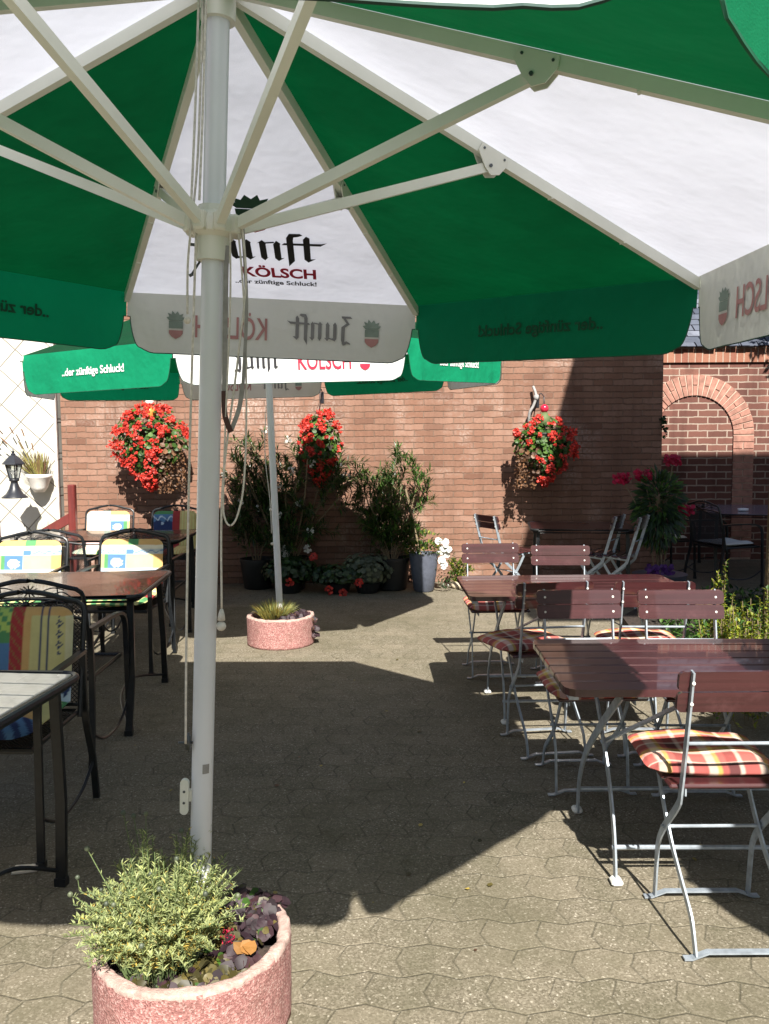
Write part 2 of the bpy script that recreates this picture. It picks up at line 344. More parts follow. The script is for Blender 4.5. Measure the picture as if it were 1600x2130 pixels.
    def leaf(s, p, d, up, L, W, mi=0, bend=.2):
        """pointed leaf: four-segment blade folded slightly"""
        d = d.normalized(); sd = d.cross(up)
        if sd.length < 1e-3: sd = d.orthogonal()
        sd.normalize(); nn = sd.cross(d)
        q = [p, p + d * L * .45 + sd * W / 2 + nn * bend * W, p + d * L + nn * -bend * L * .3, p + d * L * .45 - sd * W / 2 + nn * bend * W, p + d * L * .45]
        s.add(q, [(0, 1, 4), (0, 4, 3), (1, 2, 4), (4, 2, 3)], mi)
    def disc(s, p, nrm, r, mi=0, n=7, wav=.25):
        nrm = nrm.normalized(); a = nrm.orthogonal().normalized(); b = nrm.cross(a)
        ph = random.random() * 6
        vs = [p] + [p + (a * math.cos(2 * math.pi * k / n + ph) + b * math.sin(2 * math.pi * k / n + ph)) * r * random.uniform(.8, 1.15) + nrm * r * wav * random.uniform(-.3, 1) for k in range(n)]
        s.add(vs, [(0, 1 + k, 1 + (k + 1) % n) for k in range(n)], mi)
    def build(s, name, mats, parent=None, smooth=False, loc=None):
        me = bpy.data.meshes.new(name); me.from_pydata(s.v, [], s.f)
        for m in (mats if isinstance(mats, (list, tuple)) else [mats]): me.materials.append(m)
        me.polygons.foreach_set('material_index', s.m)
        if smooth: me.polygons.foreach_set('use_smooth', [True] * len(s.f))
        me.update(); o = bpy.data.objects.new(name, me); col.objects.link(o)
        if parent: o.parent = parent
        if loc: o.location = loc
        if smooth == 'auto':
            try: me.set_sharp_from_angle(angle=R_(40))
            except Exception: pass
        return o
def tag(o, label=None, cat=None, group=None, kind=None):
    if label: o['label'] = label
    if cat: o['category'] = cat
    if group: o['group'] = group
    if kind: o['kind'] = kind
    return o
def empty(name, label, cat, loc=(0, 0, 0), rz=0, group=None):
    o = bpy.data.objects.new(name, None); col.objects.link(o); o.location = loc; o.rotation_euler = (0, 0, rz)
    return tag(o, label, cat, group)
def kids(o): return [c for c in bpy.data.objects if c.parent == o]
def copy_tree(o, parent=None):
    c = o.copy(); col.objects.link(c); c.parent = parent
    for ch in kids(o): copy_tree(ch, c)
    return c
def clones(proto, placements, group):
    """placements: (x, y, rz, label); the first one moves proto itself"""
    out = []; src = proto; todo = [proto] + [copy_tree(proto) for _ in placements[1:]]
    for o, (x, y, rz, label) in zip(todo, placements):
        o.location = (x, y, 0); o.rotation_euler = (0, 0, rz); o['label'] = label; o['group'] = group; out.append(o)
    return out
def arc(c, r, a0, a1, n, f): return [f(c[0] + r * math.cos(a0 + (a1 - a0) * k / n), c[1] + r * math.sin(a0 + (a1 - a0) * k / n)) for k in range(n + 1)]
def bez(p, n=14):
    """Catmull-Rom through points"""
    p = [Vector(q) for q in p]; P = [p[0]] + p + [p[-1]]; o = []
    for i in range(1, len(P) - 2):
        for k in range(n):
            t = k / n; a, b, c, d = P[i - 1:i + 3]
            o.append(.5 * ((2 * b) + (c - a) * t + (2 * a - 5 * b + 4 * c - d) * t * t + (3 * b - a - 3 * c + d) * t ** 3))
    return o + [p[-1]]
def rnd(a, b): return random.uniform(a, b)
def rdir(): 
    a = rnd(0, 2 * math.pi); z = rnd(-1, 1); r = math.sqrt(1 - z * z); return Vector((r * math.cos(a), r * math.sin(a), z))

# ---------------------------------------------------------------- lettering (flat polygons: list of (verts2d, faces))
_tc = {}
def text2d(s, size=1.0, bold=.0, xs=1.0):
    k = (s, bold)
    if k not in _tc:
        c = bpy.data.curves.new('lettering', 'FONT'); c.body = s; c.size = 1; c.offset = bold; c.resolution_u = 4
        o = bpy.data.objects.new('lettering', c); col.objects.link(o)
        me = o.evaluated_get(bpy.context.evaluated_depsgraph_get()).to_mesh()
        _tc[k] = ([(v.co.x, v.co.y) for v in me.vertices], [tuple(p.vertices) for p in me.polygons])
        bpy.data.objects.remove(o); bpy.data.curves.remove(c)
    v, f = _tc[k]; x0 = min(p[0] for p in v)
    return [((p[0] - x0) * size * xs, p[1] * size) for p in v], f
def width(t): return max(p[0] for p in t[0])
def blackletter():
    """the word in blackletter: broad-pen strokes; x-height 1, returns polys"""
    P = []; w = .20
    def stem(x, y0=0, y1=1.0, foot=1, head=1):
        P.append([(x, y0 + .10), (x, y1 - .10), (x - .07 * head, y1 - .14), (x + .10, y1 + .05), (x + w + .02, y1 - .09), (x + w, y1 - .17), (x + w, y0 + .12), (x + w + .10 * foot, y0 + .15), (x + w * .55, y0 - .05)])
    def hair(x, y, dx, dy, t=.075): P.append([(x, y), (x + dx, y + dy), (x + dx, y + dy + t), (x, y + t)])
    x = 0.0   # capital with flag top, zigzag and descender
    P.append([(x - .02, 1.30), (x + .10, 1.42), (x + .62, 1.42), (x + .60, 1.30)])
    P.append([(x + .62, 1.42), (x + .40, 1.34), (x + .12, .95), (x + .30, .98)])
    P.append([(x + .12, .98), (x + .30, 1.03), (x + .62, .80), (x + .55, .68)])
    P.append([(x + .40, .84), (x + .62, .80), (x + .62, .05), (x + .50, -.28), (x + .42, -.02)])
    P.append([(x + .50, -.28), (x + .58, -.12), (x + .30, .0), (x + .10, -.10), (x + .05, -.20), (x + .28, -.14)])
    x = .90; stem(x, head=.4); stem(x + .44, head=.3); hair(x + .10, -.03, .36, .12)
    x = 1.80; stem(x, foot=.4); stem(x + .43, head=0); hair(x + .12, .86, .34, .06)
    x = 2.64; P.append([(x, -.32), (x, 1.22), (x + .10, 1.44), (x + .42, 1.46), (x + .50, 1.38), (x + .36, 1.30), (x + .22, 1.26), (x + w, 1.10), (x + w, .0)])
    x = 3.14; P.append([(x, .10), (x, 1.18), (x + .10, 1.34), (x + w, 1.26), (x + w, .14), (x + w + .16, .16), (x + .12, -.05)])
    P.append([(2.48, .84), (2.56, .95), (3.68, .99), (3.86, 1.05), (3.66, .86)])
    return P, 3.4
def put(mb, items, fn, mi, off):
    v, f = items; mb.add([fn(x, y, off) for x, y in v], f, mi)
def put_black(mb, fn, x0, y0, sc_, mi, off, sx=1.0):
    P, W = blackletter()
    for k, p in enumerate(P): mb.add([fn(x0 + x * sc_ * sx, y0 + y * sc_, off + k * .00012) for x, y in p], [tuple(range(len(p)))], mi)
def put_crest(mb, fn, cx, cy, s, mis, off):
    """crown of leaves over a divided shield; mis = (green, red, light)"""
    def q(p, mi, o): mb.add([fn(cx + x * s, cy + y * s, off + o) for x, y in p], [tuple(range(len(p)))], mi)
    q([(-.42, .28), (-.62, .52), (-.42, .55), (-.5, .78), (-.25, .68), (-.12, .92), (.05, .74), (.25, .95), (.3, .7), (.55, .8), (.45, .55), (.64, .5), (.42, .28)], mis[0], 0)
    q([(-.47, -.22), (-.47, .26), (.47, .26), (.47, -.22)], mis[0], .0003)
    q([(-.47, -.33), (-.47, -.23), (.47, -.23), (.47, -.33)], mis[2], .0003)
    q([(-.47, -.34), (.47, -.34), (.46, -.55), (.30, -.76), (0, -.92), (-.30, -.76), (-.46, -.55)], mis[1], .0003)

# ---------------------------------------------------------------- parasol
def parasol(name, label, loc, tilt, R, H, A, rot, drop=.243, poleR=.0275, z0=0, detail=True, group='parasols'):
    ax = Vector((tilt[0], tilt[1], 1)).normalized()
    root = empty(name, label, 'parasol', loc, 0, group)
    q = Vector((0, 0, 1)).rotation_difference(ax); root.rotation_mode = 'QUATERNION'; root.rotation_quaternion = q
    ang = [R_(22.5 + 45 * k) + rot for k in range(8)]
    C = [Vector((R * math.sin(a), R * math.cos(a), H)) for a in ang]; cr = .05
    AP = [Vector((cr * math.sin(a), cr * math.cos(a), A - cr * (A - H) / R)) for a in ang]
    # pole
    mb = MB(); mb.lathe([(poleR, z0), (poleR, 1.0), (poleR + .0006, 1.0), (poleR + .0006, 1.003), (poleR, 1.003), (poleR, 1.17), (poleR + .0006, 1.17), (poleR + .0006, 1.173), (poleR, 1.173), (poleR, A + .06)], n=32)
    pole = mb.build('pole', M['pole'], root, 'auto')
    HZ = 2.04 + (H - 2.0965)
    mb = MB(); mb.lathe([(poleR + .001, HZ - .085), (poleR + .012, HZ - .085), (poleR + .013, HZ - .03), (poleR + .03, HZ - .02), (poleR + .034, HZ + .0), (poleR + .03, HZ + .015), (poleR + .012, HZ + .03), (poleR + .011, HZ + .045), (poleR + .001, HZ + .045)], n=32)
    for k in range(8):
        a = ang[k]; d = Vector((math.sin(a), math.cos(a), 0)); mb.box(d * (poleR + .03) + Vector((0, 0, HZ)), (.032, .03, .045), Matrix.Rotation(-a, 3, 'Z'), bev=.005)
    mb.build('runner_hub', M['plastic'], root, 'auto')
    mb = MB(); mb.lathe([(poleR + .001, A - .10), (poleR + .014, A - .10), (poleR + .014, A - .045), (poleR + .03, A - .04), (poleR + .03, A + .0), (poleR + .001, A + .02)], n=32); mb.build('crown_hub', M['plastic'], root, 'auto')
    for k in range(8):
        a, c = AP[k], C[k]; d = (c - a).normalized(); sd = Vector((math.cos(ang[k]), -math.sin(ang[k]), 0)); up = sd.cross(d); up = up if up.z > 0 else -up
        mb = MB(); o = -up * .018
        mb.path([a + o, c + o + d * .012], .022, .032, sd); mb.ball(c + o + d * .015, .016, 8)
        if detail:
            for f in (.62, .8): mb.box(a.lerp(c, f) + o - up * .017, (.02, .006, .004), Matrix.Rotation(-ang[k], 3, 'Z'))
        rib = mb.build('rib', M['rib'], root)
        jp = a.lerp(c, .499 - .018) + o; mb = MB()
        for s_ in (-1, 1):
            pts = [(-.045, .012), (.045, .012), (.05, -.01), (.035, -.045), (.01, -.058), (-.015, -.045), (-.05, -.012)]
            mb.prism(pts, lambda x, y, h, s_=s_: jp + d * x + up * y + sd * s_ * (.0115 + h), .004)
        mb.tube([jp - up * .035 + sd * .02, jp - up * .035 - sd * .02], .005, 6, 1)
        for xx in (-.035, .035): mb.tube([jp + d * xx + sd * .018, jp + d * xx - sd * .018], .0035, 6, 1)
        mb.build('bracket', [M['plastic'], M['steel_dark']], rib)
        mb = MB(); hp = Vector((math.sin(ang[k]), math.cos(ang[k]), 0)) * (poleR + .034) + Vector((0, 0, HZ))
        mb.path([hp, jp - up * .035], .02, .026, sd); mb.build('strut', M['rib'], root)
    # canopy panels + valances
    for i in range(8):
        P, Q = C[i], C[(i + 1) % 8]; a, b = AP[i], AP[(i + 1) % 8]; white = (i % 2 == 1)
        nrm = (P - a).cross(Q - P).normalized(); nrm = nrm if nrm.z > 0 else -nrm
        eh = (Q - P).normalized(); mid = (P + Q) / 2; L = (Q - P).length; outw = Vector((mid.x, mid.y, 0)).normalized(); upv = ((a + b) / 2 - mid).normalized(); slant = ((a + b) / 2 - mid).length
        mb = MB(); NS, NT = 16, 12; vs = []
        for s_ in range(NS + 1):
            for t_ in range(NT + 1):
                s1, t1 = s_ / NS, t_ / NT; p = (a.lerp(P, s1)).lerp(b.lerp(Q, s1), t1)
                vs.append(p - nrm * (.013 * math.sin(math.pi * t1) * math.sin(math.pi * s1) * 1.2) + Vector((0, 0, .003)))
        fs = [(s_ * (NT + 1) + t_, (s_ + 1) * (NT + 1) + t_, (s_ + 1) * (NT + 1) + t_ + 1, s_ * (NT + 1) + t_ + 1) for s_ in range(NS) for t_ in range(NT)]
        mb.add(vs, fs); pan = mb.build('canopy_panel', M['white_fab'] if white else M['green_fab'], root, True)
        pan['label'] = 'white canopy panel' if white else 'green canopy panel'
        # valance
        h = drop; ph = i * 1.7
        def vsurf(x, y, off=0, P=P, eh=eh, outw=outw, L=L, ph=ph):   # x from left(P), y down
            u = x / L; wv = (.006 * math.sin(u * 19 + ph) + .004 * math.sin(u * 43 + ph * 2)) * (y / h) * min(1, y / .05) * (1 if u < .12 or u > .88 else .35)
            return P + eh * x + Vector((0, 0, .003 - y)) + outw * (wv + off + .004 * min(1, y / .02) + y * .02)
        def bot(x):
            e = min(x, L - x)
            if e < .012: return h * .40
            if e < .055: t = (e - .012) / .043; return h * (.40 + .52 * (1 - (1 - t) ** 2.2) ** .8)
            if e < .11: t = (e - .055) / .055; return h * (.92 + .08 * math.sin(t * math.pi / 2))
            return h
        xs = sorted(set([0, .004, .008, .012, .014, .017, .021, .026, .032, .038, .046, .055, .07, .09, .11] + [L - e for e in (0, .004, .008, .012, .014, .017, .021, .026, .032, .038, .046, .055, .07, .09, .11)] + [.11 + (L - .22) * k / 48 for k in range(1, 48)]))
        NR = 8; vs = [vsurf(x, bot(x) * r / NR) for x in xs for r in range(NR + 1)]
        fs = [(c_ * (NR + 1) + r, (c_ + 1) * (NR + 1) + r, (c_ + 1) * (NR + 1) + r + 1, c_ * (NR + 1) + r + 1) for c_ in range(len(xs) - 1) for r in range(NR)]
        mb = MB(); mb.add(vs, fs); val = mb.build('valance', M['white_val'] if white else M['green_val' if detail else 'green_val_sunlit'], root, True)
        mb = MB(); mb.tube([vsurf(x, bot(x)) for x in xs], .0021, 5)
        mb.build('hem_piping', M['piping'] if white else M['gpiping'], val)
        # print: outside, and the same print showing through on the inside
        flip = outw.cross(Vector((0, 0, 1))).dot(eh)       # viewer outside: reading direction
        ex = 1 if flip < 0 else -1
        for side in (0, 1):
            off = .004 if side == 0 else -.004
            def fn(x, y, o, off=off, ex=ex): return vsurf(L / 2 + ex * x, .125 - y, off + math.copysign(o, off))
            mb = MB(); mats = [M['black_print'], M['red_print'], M['green_print'], M['white_print']] if side == 0 else [M['faded_black'], M['faded_red'], M['faded_green'], M['faded_white']]
            if white:
                sc_ = .072; put_black(mb, fn, -.335, -.035, sc_, 0, 0, .98)
                tx = text2d('KÖLSCH', .128, .012, .72); tx = ([(x - .0 + .0, y) for x, y in tx[0]], tx[1]); wd = width(tx)
                put(mb, ([(x * .30 / wd + .02, y - .045) for x, y in tx[0]], tx[1]), fn, 1, 0)
                for cx in (-.42, .40): cb_ = MB(); put_crest(cb_, fn, cx, 0, .062, (2, 1, 3), 0); cb_.build('crest', mats, val)
            else:
                tx = text2d('..der zünftige Schluck!', .062, .024, 1.0); wd = width(tx)
                put(mb, ([(x - wd / 2, y - .02) for x, y in tx[0]], tx[1]), fn, 3, 0)
                if side == 1: mats = [M['green_show']] * 4
            pr = mb.build('lettering', mats, val)
        if white and detail and i in (7, 3):   # print on the inside of the panel
            def fp(x, y, o): 
                s1 = y / slant; return mid + eh * x * ex2 + upv * y - nrm * (.016 + o) + Vector((0, 0, .003))
            ex2 = 1 if eh.dot(Vector((0, 0, 1)).cross(-outw)) > 0 else -1
            pass
            mb = MB()
            put_black(mb, fp, -.232, .332, .124, 0, 0, .98)
            tx = text2d('KÖLSCH', .1, .035, 1.0); wd = width(tx); put(mb, ([(x * .285 / wd - .095, y * .95 + .205) for x, y in tx[0]], tx[1]), fp, 1, 0)
            tx = text2d('..der zünftige Schluck!', .05, .03, 1.0); wd = width(tx); put(mb, ([(x * .325 / wd - .135, y * .85 + .150) for x, y in tx[0]], tx[1]), fp, 0, 0)
            cb_ = MB(); put_crest(cb_, fp, -.02, .615, .118, (2, 1, 0), 0); cb_.build('crest', [M['black_print'], M['red_print'], M['green_print']], pan)
            mb.build('lettering', [M['black_print'], M['red_print'], M['green_print']], pan)
    return root, pole, HZ

nearp, npole, HZ = parasol('parasol', 'big green and white octagonal parasol whose cream struts and pole fill the foreground', (-.5075, 2.0945, 0), (.0465, -.010), 1.573, 2.0965, 2.6169, -.0364)
farp, fpole, _ = parasol('parasol', 'farther green and white parasol near the brick wall with slogan on its sunlit valance', (-.80, 6.2553, .05), (-.026, -.036), 1.70, 2.09, 2.70, R_(-13), poleR=.025, detail=False)
sidep, _, _ = parasol('parasol', 'unseen green and white parasol beside the dark red slatted tables, casting shade over them', (2.92, 1.08, 0), (0, 0), 1.573, 2.0965, 2.6169, .1, detail=False)  # stands out of view, placed to cast the shade on the right-hand tables

# pole fittings of the near parasol (local coordinates, axis = z)
def sub(mb, name, mat, parent, **k): return mb.build(name, mat, parent, k.get('smooth', True))
pr_ = .0275
mb = MB(); mb.tube(bez([(-.036, -.03, HZ - .02), (-.040, -.034, 1.6), (-.041, -.035, 1.3), (-.040, -.034, 1.0), (-.038, -.03, .745)], 6), .003, 6)
mb.tube(bez([(-.030, -.034, 2.56), (-.034, -.036, 2.2), (-.05, -.04, HZ - .06), (-.052, -.042, HZ - .13), (-.05, -.044, HZ - .22)], 6), .0028, 6); mb.ball((-.05, -.044, HZ - .235), .009)
mb.tube(bez([(-.022, -.036, 2.58), (-.024, -.038, 2.3), (-.028, -.038, HZ + .05)], 6), .003, 6)
mb.tube(bez([(-.040, -.03, 2.58), (-.043, -.034, 2.3), (-.045, -.05, HZ + .02)], 6), .003, 6)
sub(mb, 'cord', M['rope'], npole)
mb = MB()
mb.tube(bez([(.045, -.03, HZ), (.050, -.03, 1.85), (.046, -.032, 1.6), (.044, -.032, 1.38), (.050, -.034, 1.325), (.066, -.036, 1.31), (.082, -.034, 1.34), (.094, -.03, 1.42), (.094, -.02, 1.6), (.082, -.02, 1.85), (.062, -.02, HZ)], 6), .0024, 6)
mb.tube(bez([(.072, -.02, HZ), (.085, -.02, 1.9), (.068, -.02, 1.7), (.042, -.034, 1.4), (.047, -.036, 1.1)], 6), .0027, 6); mb.lathe([(1e-5, 1.10), (.004, 1.098), (.008, 1.085), (.010, 1.07), (1e-5, 1.068)], (.047, -.036, 0), 10)
mb.ball((.047, -.036, 1.055), .0125, 12)
sub(mb, 'pull_cord', M['rope'], npole)
mb = MB(); mb.path(bez([(.036, -.02, HZ - .05), (.038, -.025, 1.8), (.041, -.03, 1.62)], 6), .012, .003, (1, 0, 0)); mb.path(bez([(.085, -.03, 1.66), (.078, -.03, 1.60), (.060, -.032, 1.545)], 6), .011, .003, (1, 0, 0))
mb.path(bez([(.072, -.01, HZ), (.088, -.02, 1.85), (.086, -.03, 1.66)], 6), .008, .003, (1, 0, 0))
mb.path(bez([(.040, -.03, 1.64), (.044, -.032, 1.58), (.060, -.034, 1.54)], 6), .013, .004, (1, 0, 0), 1); mb.build('strap', [M['strap'], M['leather']], npole)
mb = MB()   # hub pin, side pin, cleat, sticker
mb.tube([(-.03, -.01, HZ - .05), (-.055, -.02, HZ - .05)], .004, 6); mb.tube([(-.028, -.02, HZ - .09), (-.046, -.024, HZ - .122)], .003, 6); mb.tube([(-.043, -.024, HZ - .121), (-.052, -.024, HZ - .126)], .004, 6)
mb.tube([(-.02, -.01, .742), (-.058, -.025, .744)], .004, 6); mb.box((-.034, -.02, .745), (.012, .012, .035)); mb.tube([(-.034, -.02, .77), (-.032, -.02, .72)], .003, 6); sub(mb, 'locking_pin', M['steel_dark'], npole)
mb = MB(); mb.prism([(-.011 + .011 * math.cos(a) + (0 if 1 else 0), (.036 if math.sin(a) >= 0 else -.036) + .011 * math.sin(a)) for a in [2 * math.pi * k / 20 for k in range(20)]], lambda x, y, h: Vector((-.030 + x, -.012 - h, .60 + y)), .012)
mb.box((-.026, -.008, .60), (.02, .012, .03)); mb.build('cleat', M['plastic'], npole)
mb = MB()
for z in (.585, .615): mb.tube([(-.041, -.0245, z), (-.041, -.0255, z)], .0035, 8)
mb.build('cleat_screw', M['steel_dark'], npole)
mb = MB(); vs = []
for k in range(5):
    a = R_(-78 + k * 9)
    for z in (.665, .69): vs.append((pr_ * 1.02 * math.cos(a) + .0, pr_ * 1.02 * math.sin(a), z))
mb.add(vs, [(2 * k, 2 * k + 2, 2 * k + 3, 2 * k + 1) for k in range(4)]); st = mb.build('sticker', M['strap'], npole)
mb = MB(); mb.tube(bez([(-.026, -.02, 1.75), (-.05, -.03, 1.4), (-.03, -.03, 1.05), (-.03, -.03, .8)], 6), .003, 6); mb.ball((-.03, -.03, .98), .01); mb.ball((-.03, -.03, .72), .011)
sub(mb, 'cord', M['rope'], fpole)

# ---------------------------------------------------------------- setting
def struct(o): o['kind'] = 'structure'; return o
mb = MB(); N = 1
mb.add([(-40, -30, 0), (40, -30, 0), (40, 60, 0), (-40, 60, 0)], [(0, 1, 2, 3)]); g = struct(mb.build('ground', M['paving'])); g['label'] = 'speckled concrete block paving of the beer garden'
WY = 9.0
mb = MB(); mb.box((-.24, WY + .15, 1.75), (6.50, .30, 3.5)); w = mb.build('brick_wall', M['brick']); tag(w, 'long low-sunlit wall of orange-brown thin bricks behind the flowers', 'wall')
mb = MB(); mb.box((-.24, WY + .15, 3.54), (6.6, .40, .08)); mb.build('coping', M['stone'], w)
# ivy sprigs at its right corner
mb = MB()
for k in range(60):
    z = random.choice((1.72, 1.62, 1.15, .95)) + rnd(-.07, .07); mb.leaf(Vector((3.0 + rnd(-.02, .05), WY - rnd(0, .03), z)), Vector((rnd(-.3, 1), -.6, rnd(-.5, .5))), Vector((0, -1, .3)), .05, .035)
tag(mb.build('ivy_sprig', M['l_dark']), 'small dark ivy sprigs clinging to the corner of the orange brick wall', 'ivy')
# arched wall further back
AY = 10.6; ac = (3.95, 1.61)
aw = empty('arched_wall', 'dark red brick wall with a bricked-up round arch and soldier course', 'wall', (0, AY, 0))
mb = MB(); mb.box((5.5, .15, 1.26), (9.0, .30, 2.52)); mb.build('brickwork', M['brick2'], aw)
mb = MB(); mb.box((5.5, .14, 2.52 + .115), (9.0, .34, .226)); mb.build('soldier_course', M['soldier'], aw)
mb = MB(); ri, ro = .50, .76
f3 = lambda x, y, h: Vector((ac[0] + x, -h, ac[1] + y))
nb = 27
for k in range(nb):
    a0 = math.pi * k / nb + .012; a1 = math.pi * (k + 1) / nb - .012; split = .13 if k % 2 else .0
    for r0, r1 in (((ri, ri + .122), (ri + .134, ro)) if k % 2 else ((ri, ro),)):
        mb.prism([(r0 * math.cos(a0), r0 * math.sin(a0)), (r1 * math.cos(a0), r1 * math.sin(a0)), (r1 * math.cos(a1), r1 * math.sin(a1)), (r0 * math.cos(a1), r0 * math.sin(a1))], f3, .022 + rnd(0, .004))
for sx in (-1, 1):
    z = -.01; k = 0
    while z > -1.5:
        segs = ((ri, ri + .122), (ri + .134, ro)) if k % 2 else ((ri, ro),)
        for r0, r1 in segs: mb.prism([(sx * r0, z), (sx * r1, z), (sx * r1, z - .076), (sx * r0, z - .076)], f3, .022 + rnd(0, .004))
        z -= .0875; k += 1
mb.build('arch_bricks', M['voussoir'], aw)
mb = MB(); pts = [(ri * math.cos(math.pi * k / 40), ri * math.sin(math.pi * k / 40)) for k in range(41)]; po = [(ro * math.cos(math.pi * k / 40), ro * math.sin(math.pi * k / 40)) for k in range(41)]
for k in range(40): mb.prism([pts[k], po[k], po[k + 1], pts[k + 1]], f3, .012)
for sx in (-1, 1): mb.prism([(sx * ri, 0), (sx * ro, 0), (sx * ro, -1.6), (sx * ri, -1.6)], f3, .012)
mb.build('mortar_bed', M['mortar'], aw)
rf = MB(); rf.box((0, 0, 0), (9.2, 2.6, .05)); r = rf.build('roof', M['slateroof'], aw); r.location = (5.5, 1.12, 3.42); r.rotation_euler = (R_(35), 0, 0)
mb = MB()
for k in range(70):   # ragged slate edge
    mb.box((1.0 + k * .13 + rnd(-.01, .01), -.06 - rnd(0, .02), 2.745 + rnd(-.004, .006)), (.125, .10, .012), Matrix.Rotation(R_(35) + rnd(-.05, .05), 3, 'X'))
mb.build('roof_edge', M['slateroof'], aw)
# white tiled house on the left
th = empty('tiled_house', 'white house wall hung with diamond-laid tiles at the left edge', 'house', (0, 0, 0))
mb = MB(); mb.box((-7.0, WY + .85, 2.6), (6.96, 1.9, 5.2)); mb.build('wall', M['tiles'], th)
mb = MB(); mb.box((-3.518, WY - .085, 2.6), (.02, .03, 5.2)); mb.build('corner_trim', M['terrapot'], th)
# unseen house at right; flat roof added and shaped to shade the back right
sh = empty('unseen_side_house', 'unseen house beyond the right edge, projecting flat roof shaped to shade the back corner', 'house', (0, 0, 0))
mb = MB(); mb.box((9.0, 1.0, 3.3), (6.0, 8.0, 6.6)); mb.build('wall', M['brick2'], sh)
xc, yf, zr = 2.87, 5.0, 6.85
mb = MB(); mb.prism([(xc, yf), (xc - .09 * 4.8, yf - 4.8), (12.2, yf - 4.8), (12.2, yf)], lambda x, y, h: Vector((x, y, zr - .26 + h)), .26); mb.build('shade_roof', M['render'], sh)
for j in range(3):
    mb = MB(); mb.box((5.96, -1.4 + j * 2.4, 1.6), (.10, 1.1, 1.3)); wdw = mb.build('window', M['terrapot'], sh); mb = MB(); mb.box((5.93, -1.4 + j * 2.4, 1.6), (.06, .95, 1.15)); mb.build('pane', M['bluetop'], wdw)
ob = empty('unseen_inn', 'unseen low inn added behind the photographer to block sky light from the yard', 'house')  # out of view, added to cut sky light and deepen the shade
mb = MB(); mb.box((-3.2, -8.0, 1.9), (13.5, 5.0, 3.8)); mb.build('wall', M['render'], ob)
for k in range(4):
    mb = MB(); mb.box((-8.2 + k * 3.0, -5.48, 1.6), (1.1, .10, 1.3)); wdw = mb.build('window', M['terrapot'], ob); mb = MB(); mb.box((-8.2 + k * 3.0, -5.44, 1.6), (.95, .06, 1.15)); mb.build('pane', M['bluetop'], wdw)
# planted bed on the right
mb = MB(); n = 18; vs = []
poly = [(1.75, 4.9), (2.2, 4.6), (6, 4.4), (6, 7.6), (2.6, 7.8), (2.0, 6.9)]
mb.prism(poly, lambda x, y, h: Vector((x, y, h)), .05); struct(mb.build('planting_bed', M['soil']))

# ---------------------------------------------------------------- planter rings
def planter(name, label, loc, r, h, seed):
    random.seed(seed)
    root = empty(name, label, 'planter', loc, 0, 'pink concrete planter rings')
    def jit(p): 
        q = p * 38; nn = noise.noise(q) * .006 + noise.noise(p * 120) * .0018; rr = Vector((p.x, p.y, 0)); rr = rr.normalized() if rr.length > .01 else rr
        edge = 1 if p.z > h - .03 else .35
        return rr * nn * edge + Vector((0, 0, noise.noise(q * .5) * .008 * (1 if p.z > h - .02 else 0)))
    t = .032; prof = [(r, 0)] + [(r, h * k / 14) for k in range(1, 14)] + [(r, h - .01), (r - .002, h - .003), (r - .007, h)] + [(r - .007 - (t - .012) * k / 5, h) for k in range(1, 5)] + [(r - t + .003, h), (r - t, h - .005), (r - t, h - .03), (r - t, h - .10)]
    mb = MB(); mb.lathe(prof, n=200, jit=jit); mb.m = [1 if sum(mb.v[i][2] for i in f) / len(f) > h - .012 + .007 * noise.noise(Vector(mb.v[f[0]]) * 25) else 0 for f in mb.f]; mb.build('ring', [M['concrete'], M['pale_rim']], root, True)
    mb = MB(); mb.lathe([(1e-5, h - .045), (r * .5, h - .045), (r - t - .001, h - .05)], n=40, jit=lambda p: Vector((0, 0, noise.noise(p * 30) * .015))); mb.build('soil', M['soil'], root, True)
    return root
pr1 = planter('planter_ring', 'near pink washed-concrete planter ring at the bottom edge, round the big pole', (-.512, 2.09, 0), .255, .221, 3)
pr2 = planter('planter_ring', 'farther pink concrete planter ring standing on paving round the slimmer pole', (-.80, 6.25, 0), .255, .221, 4)

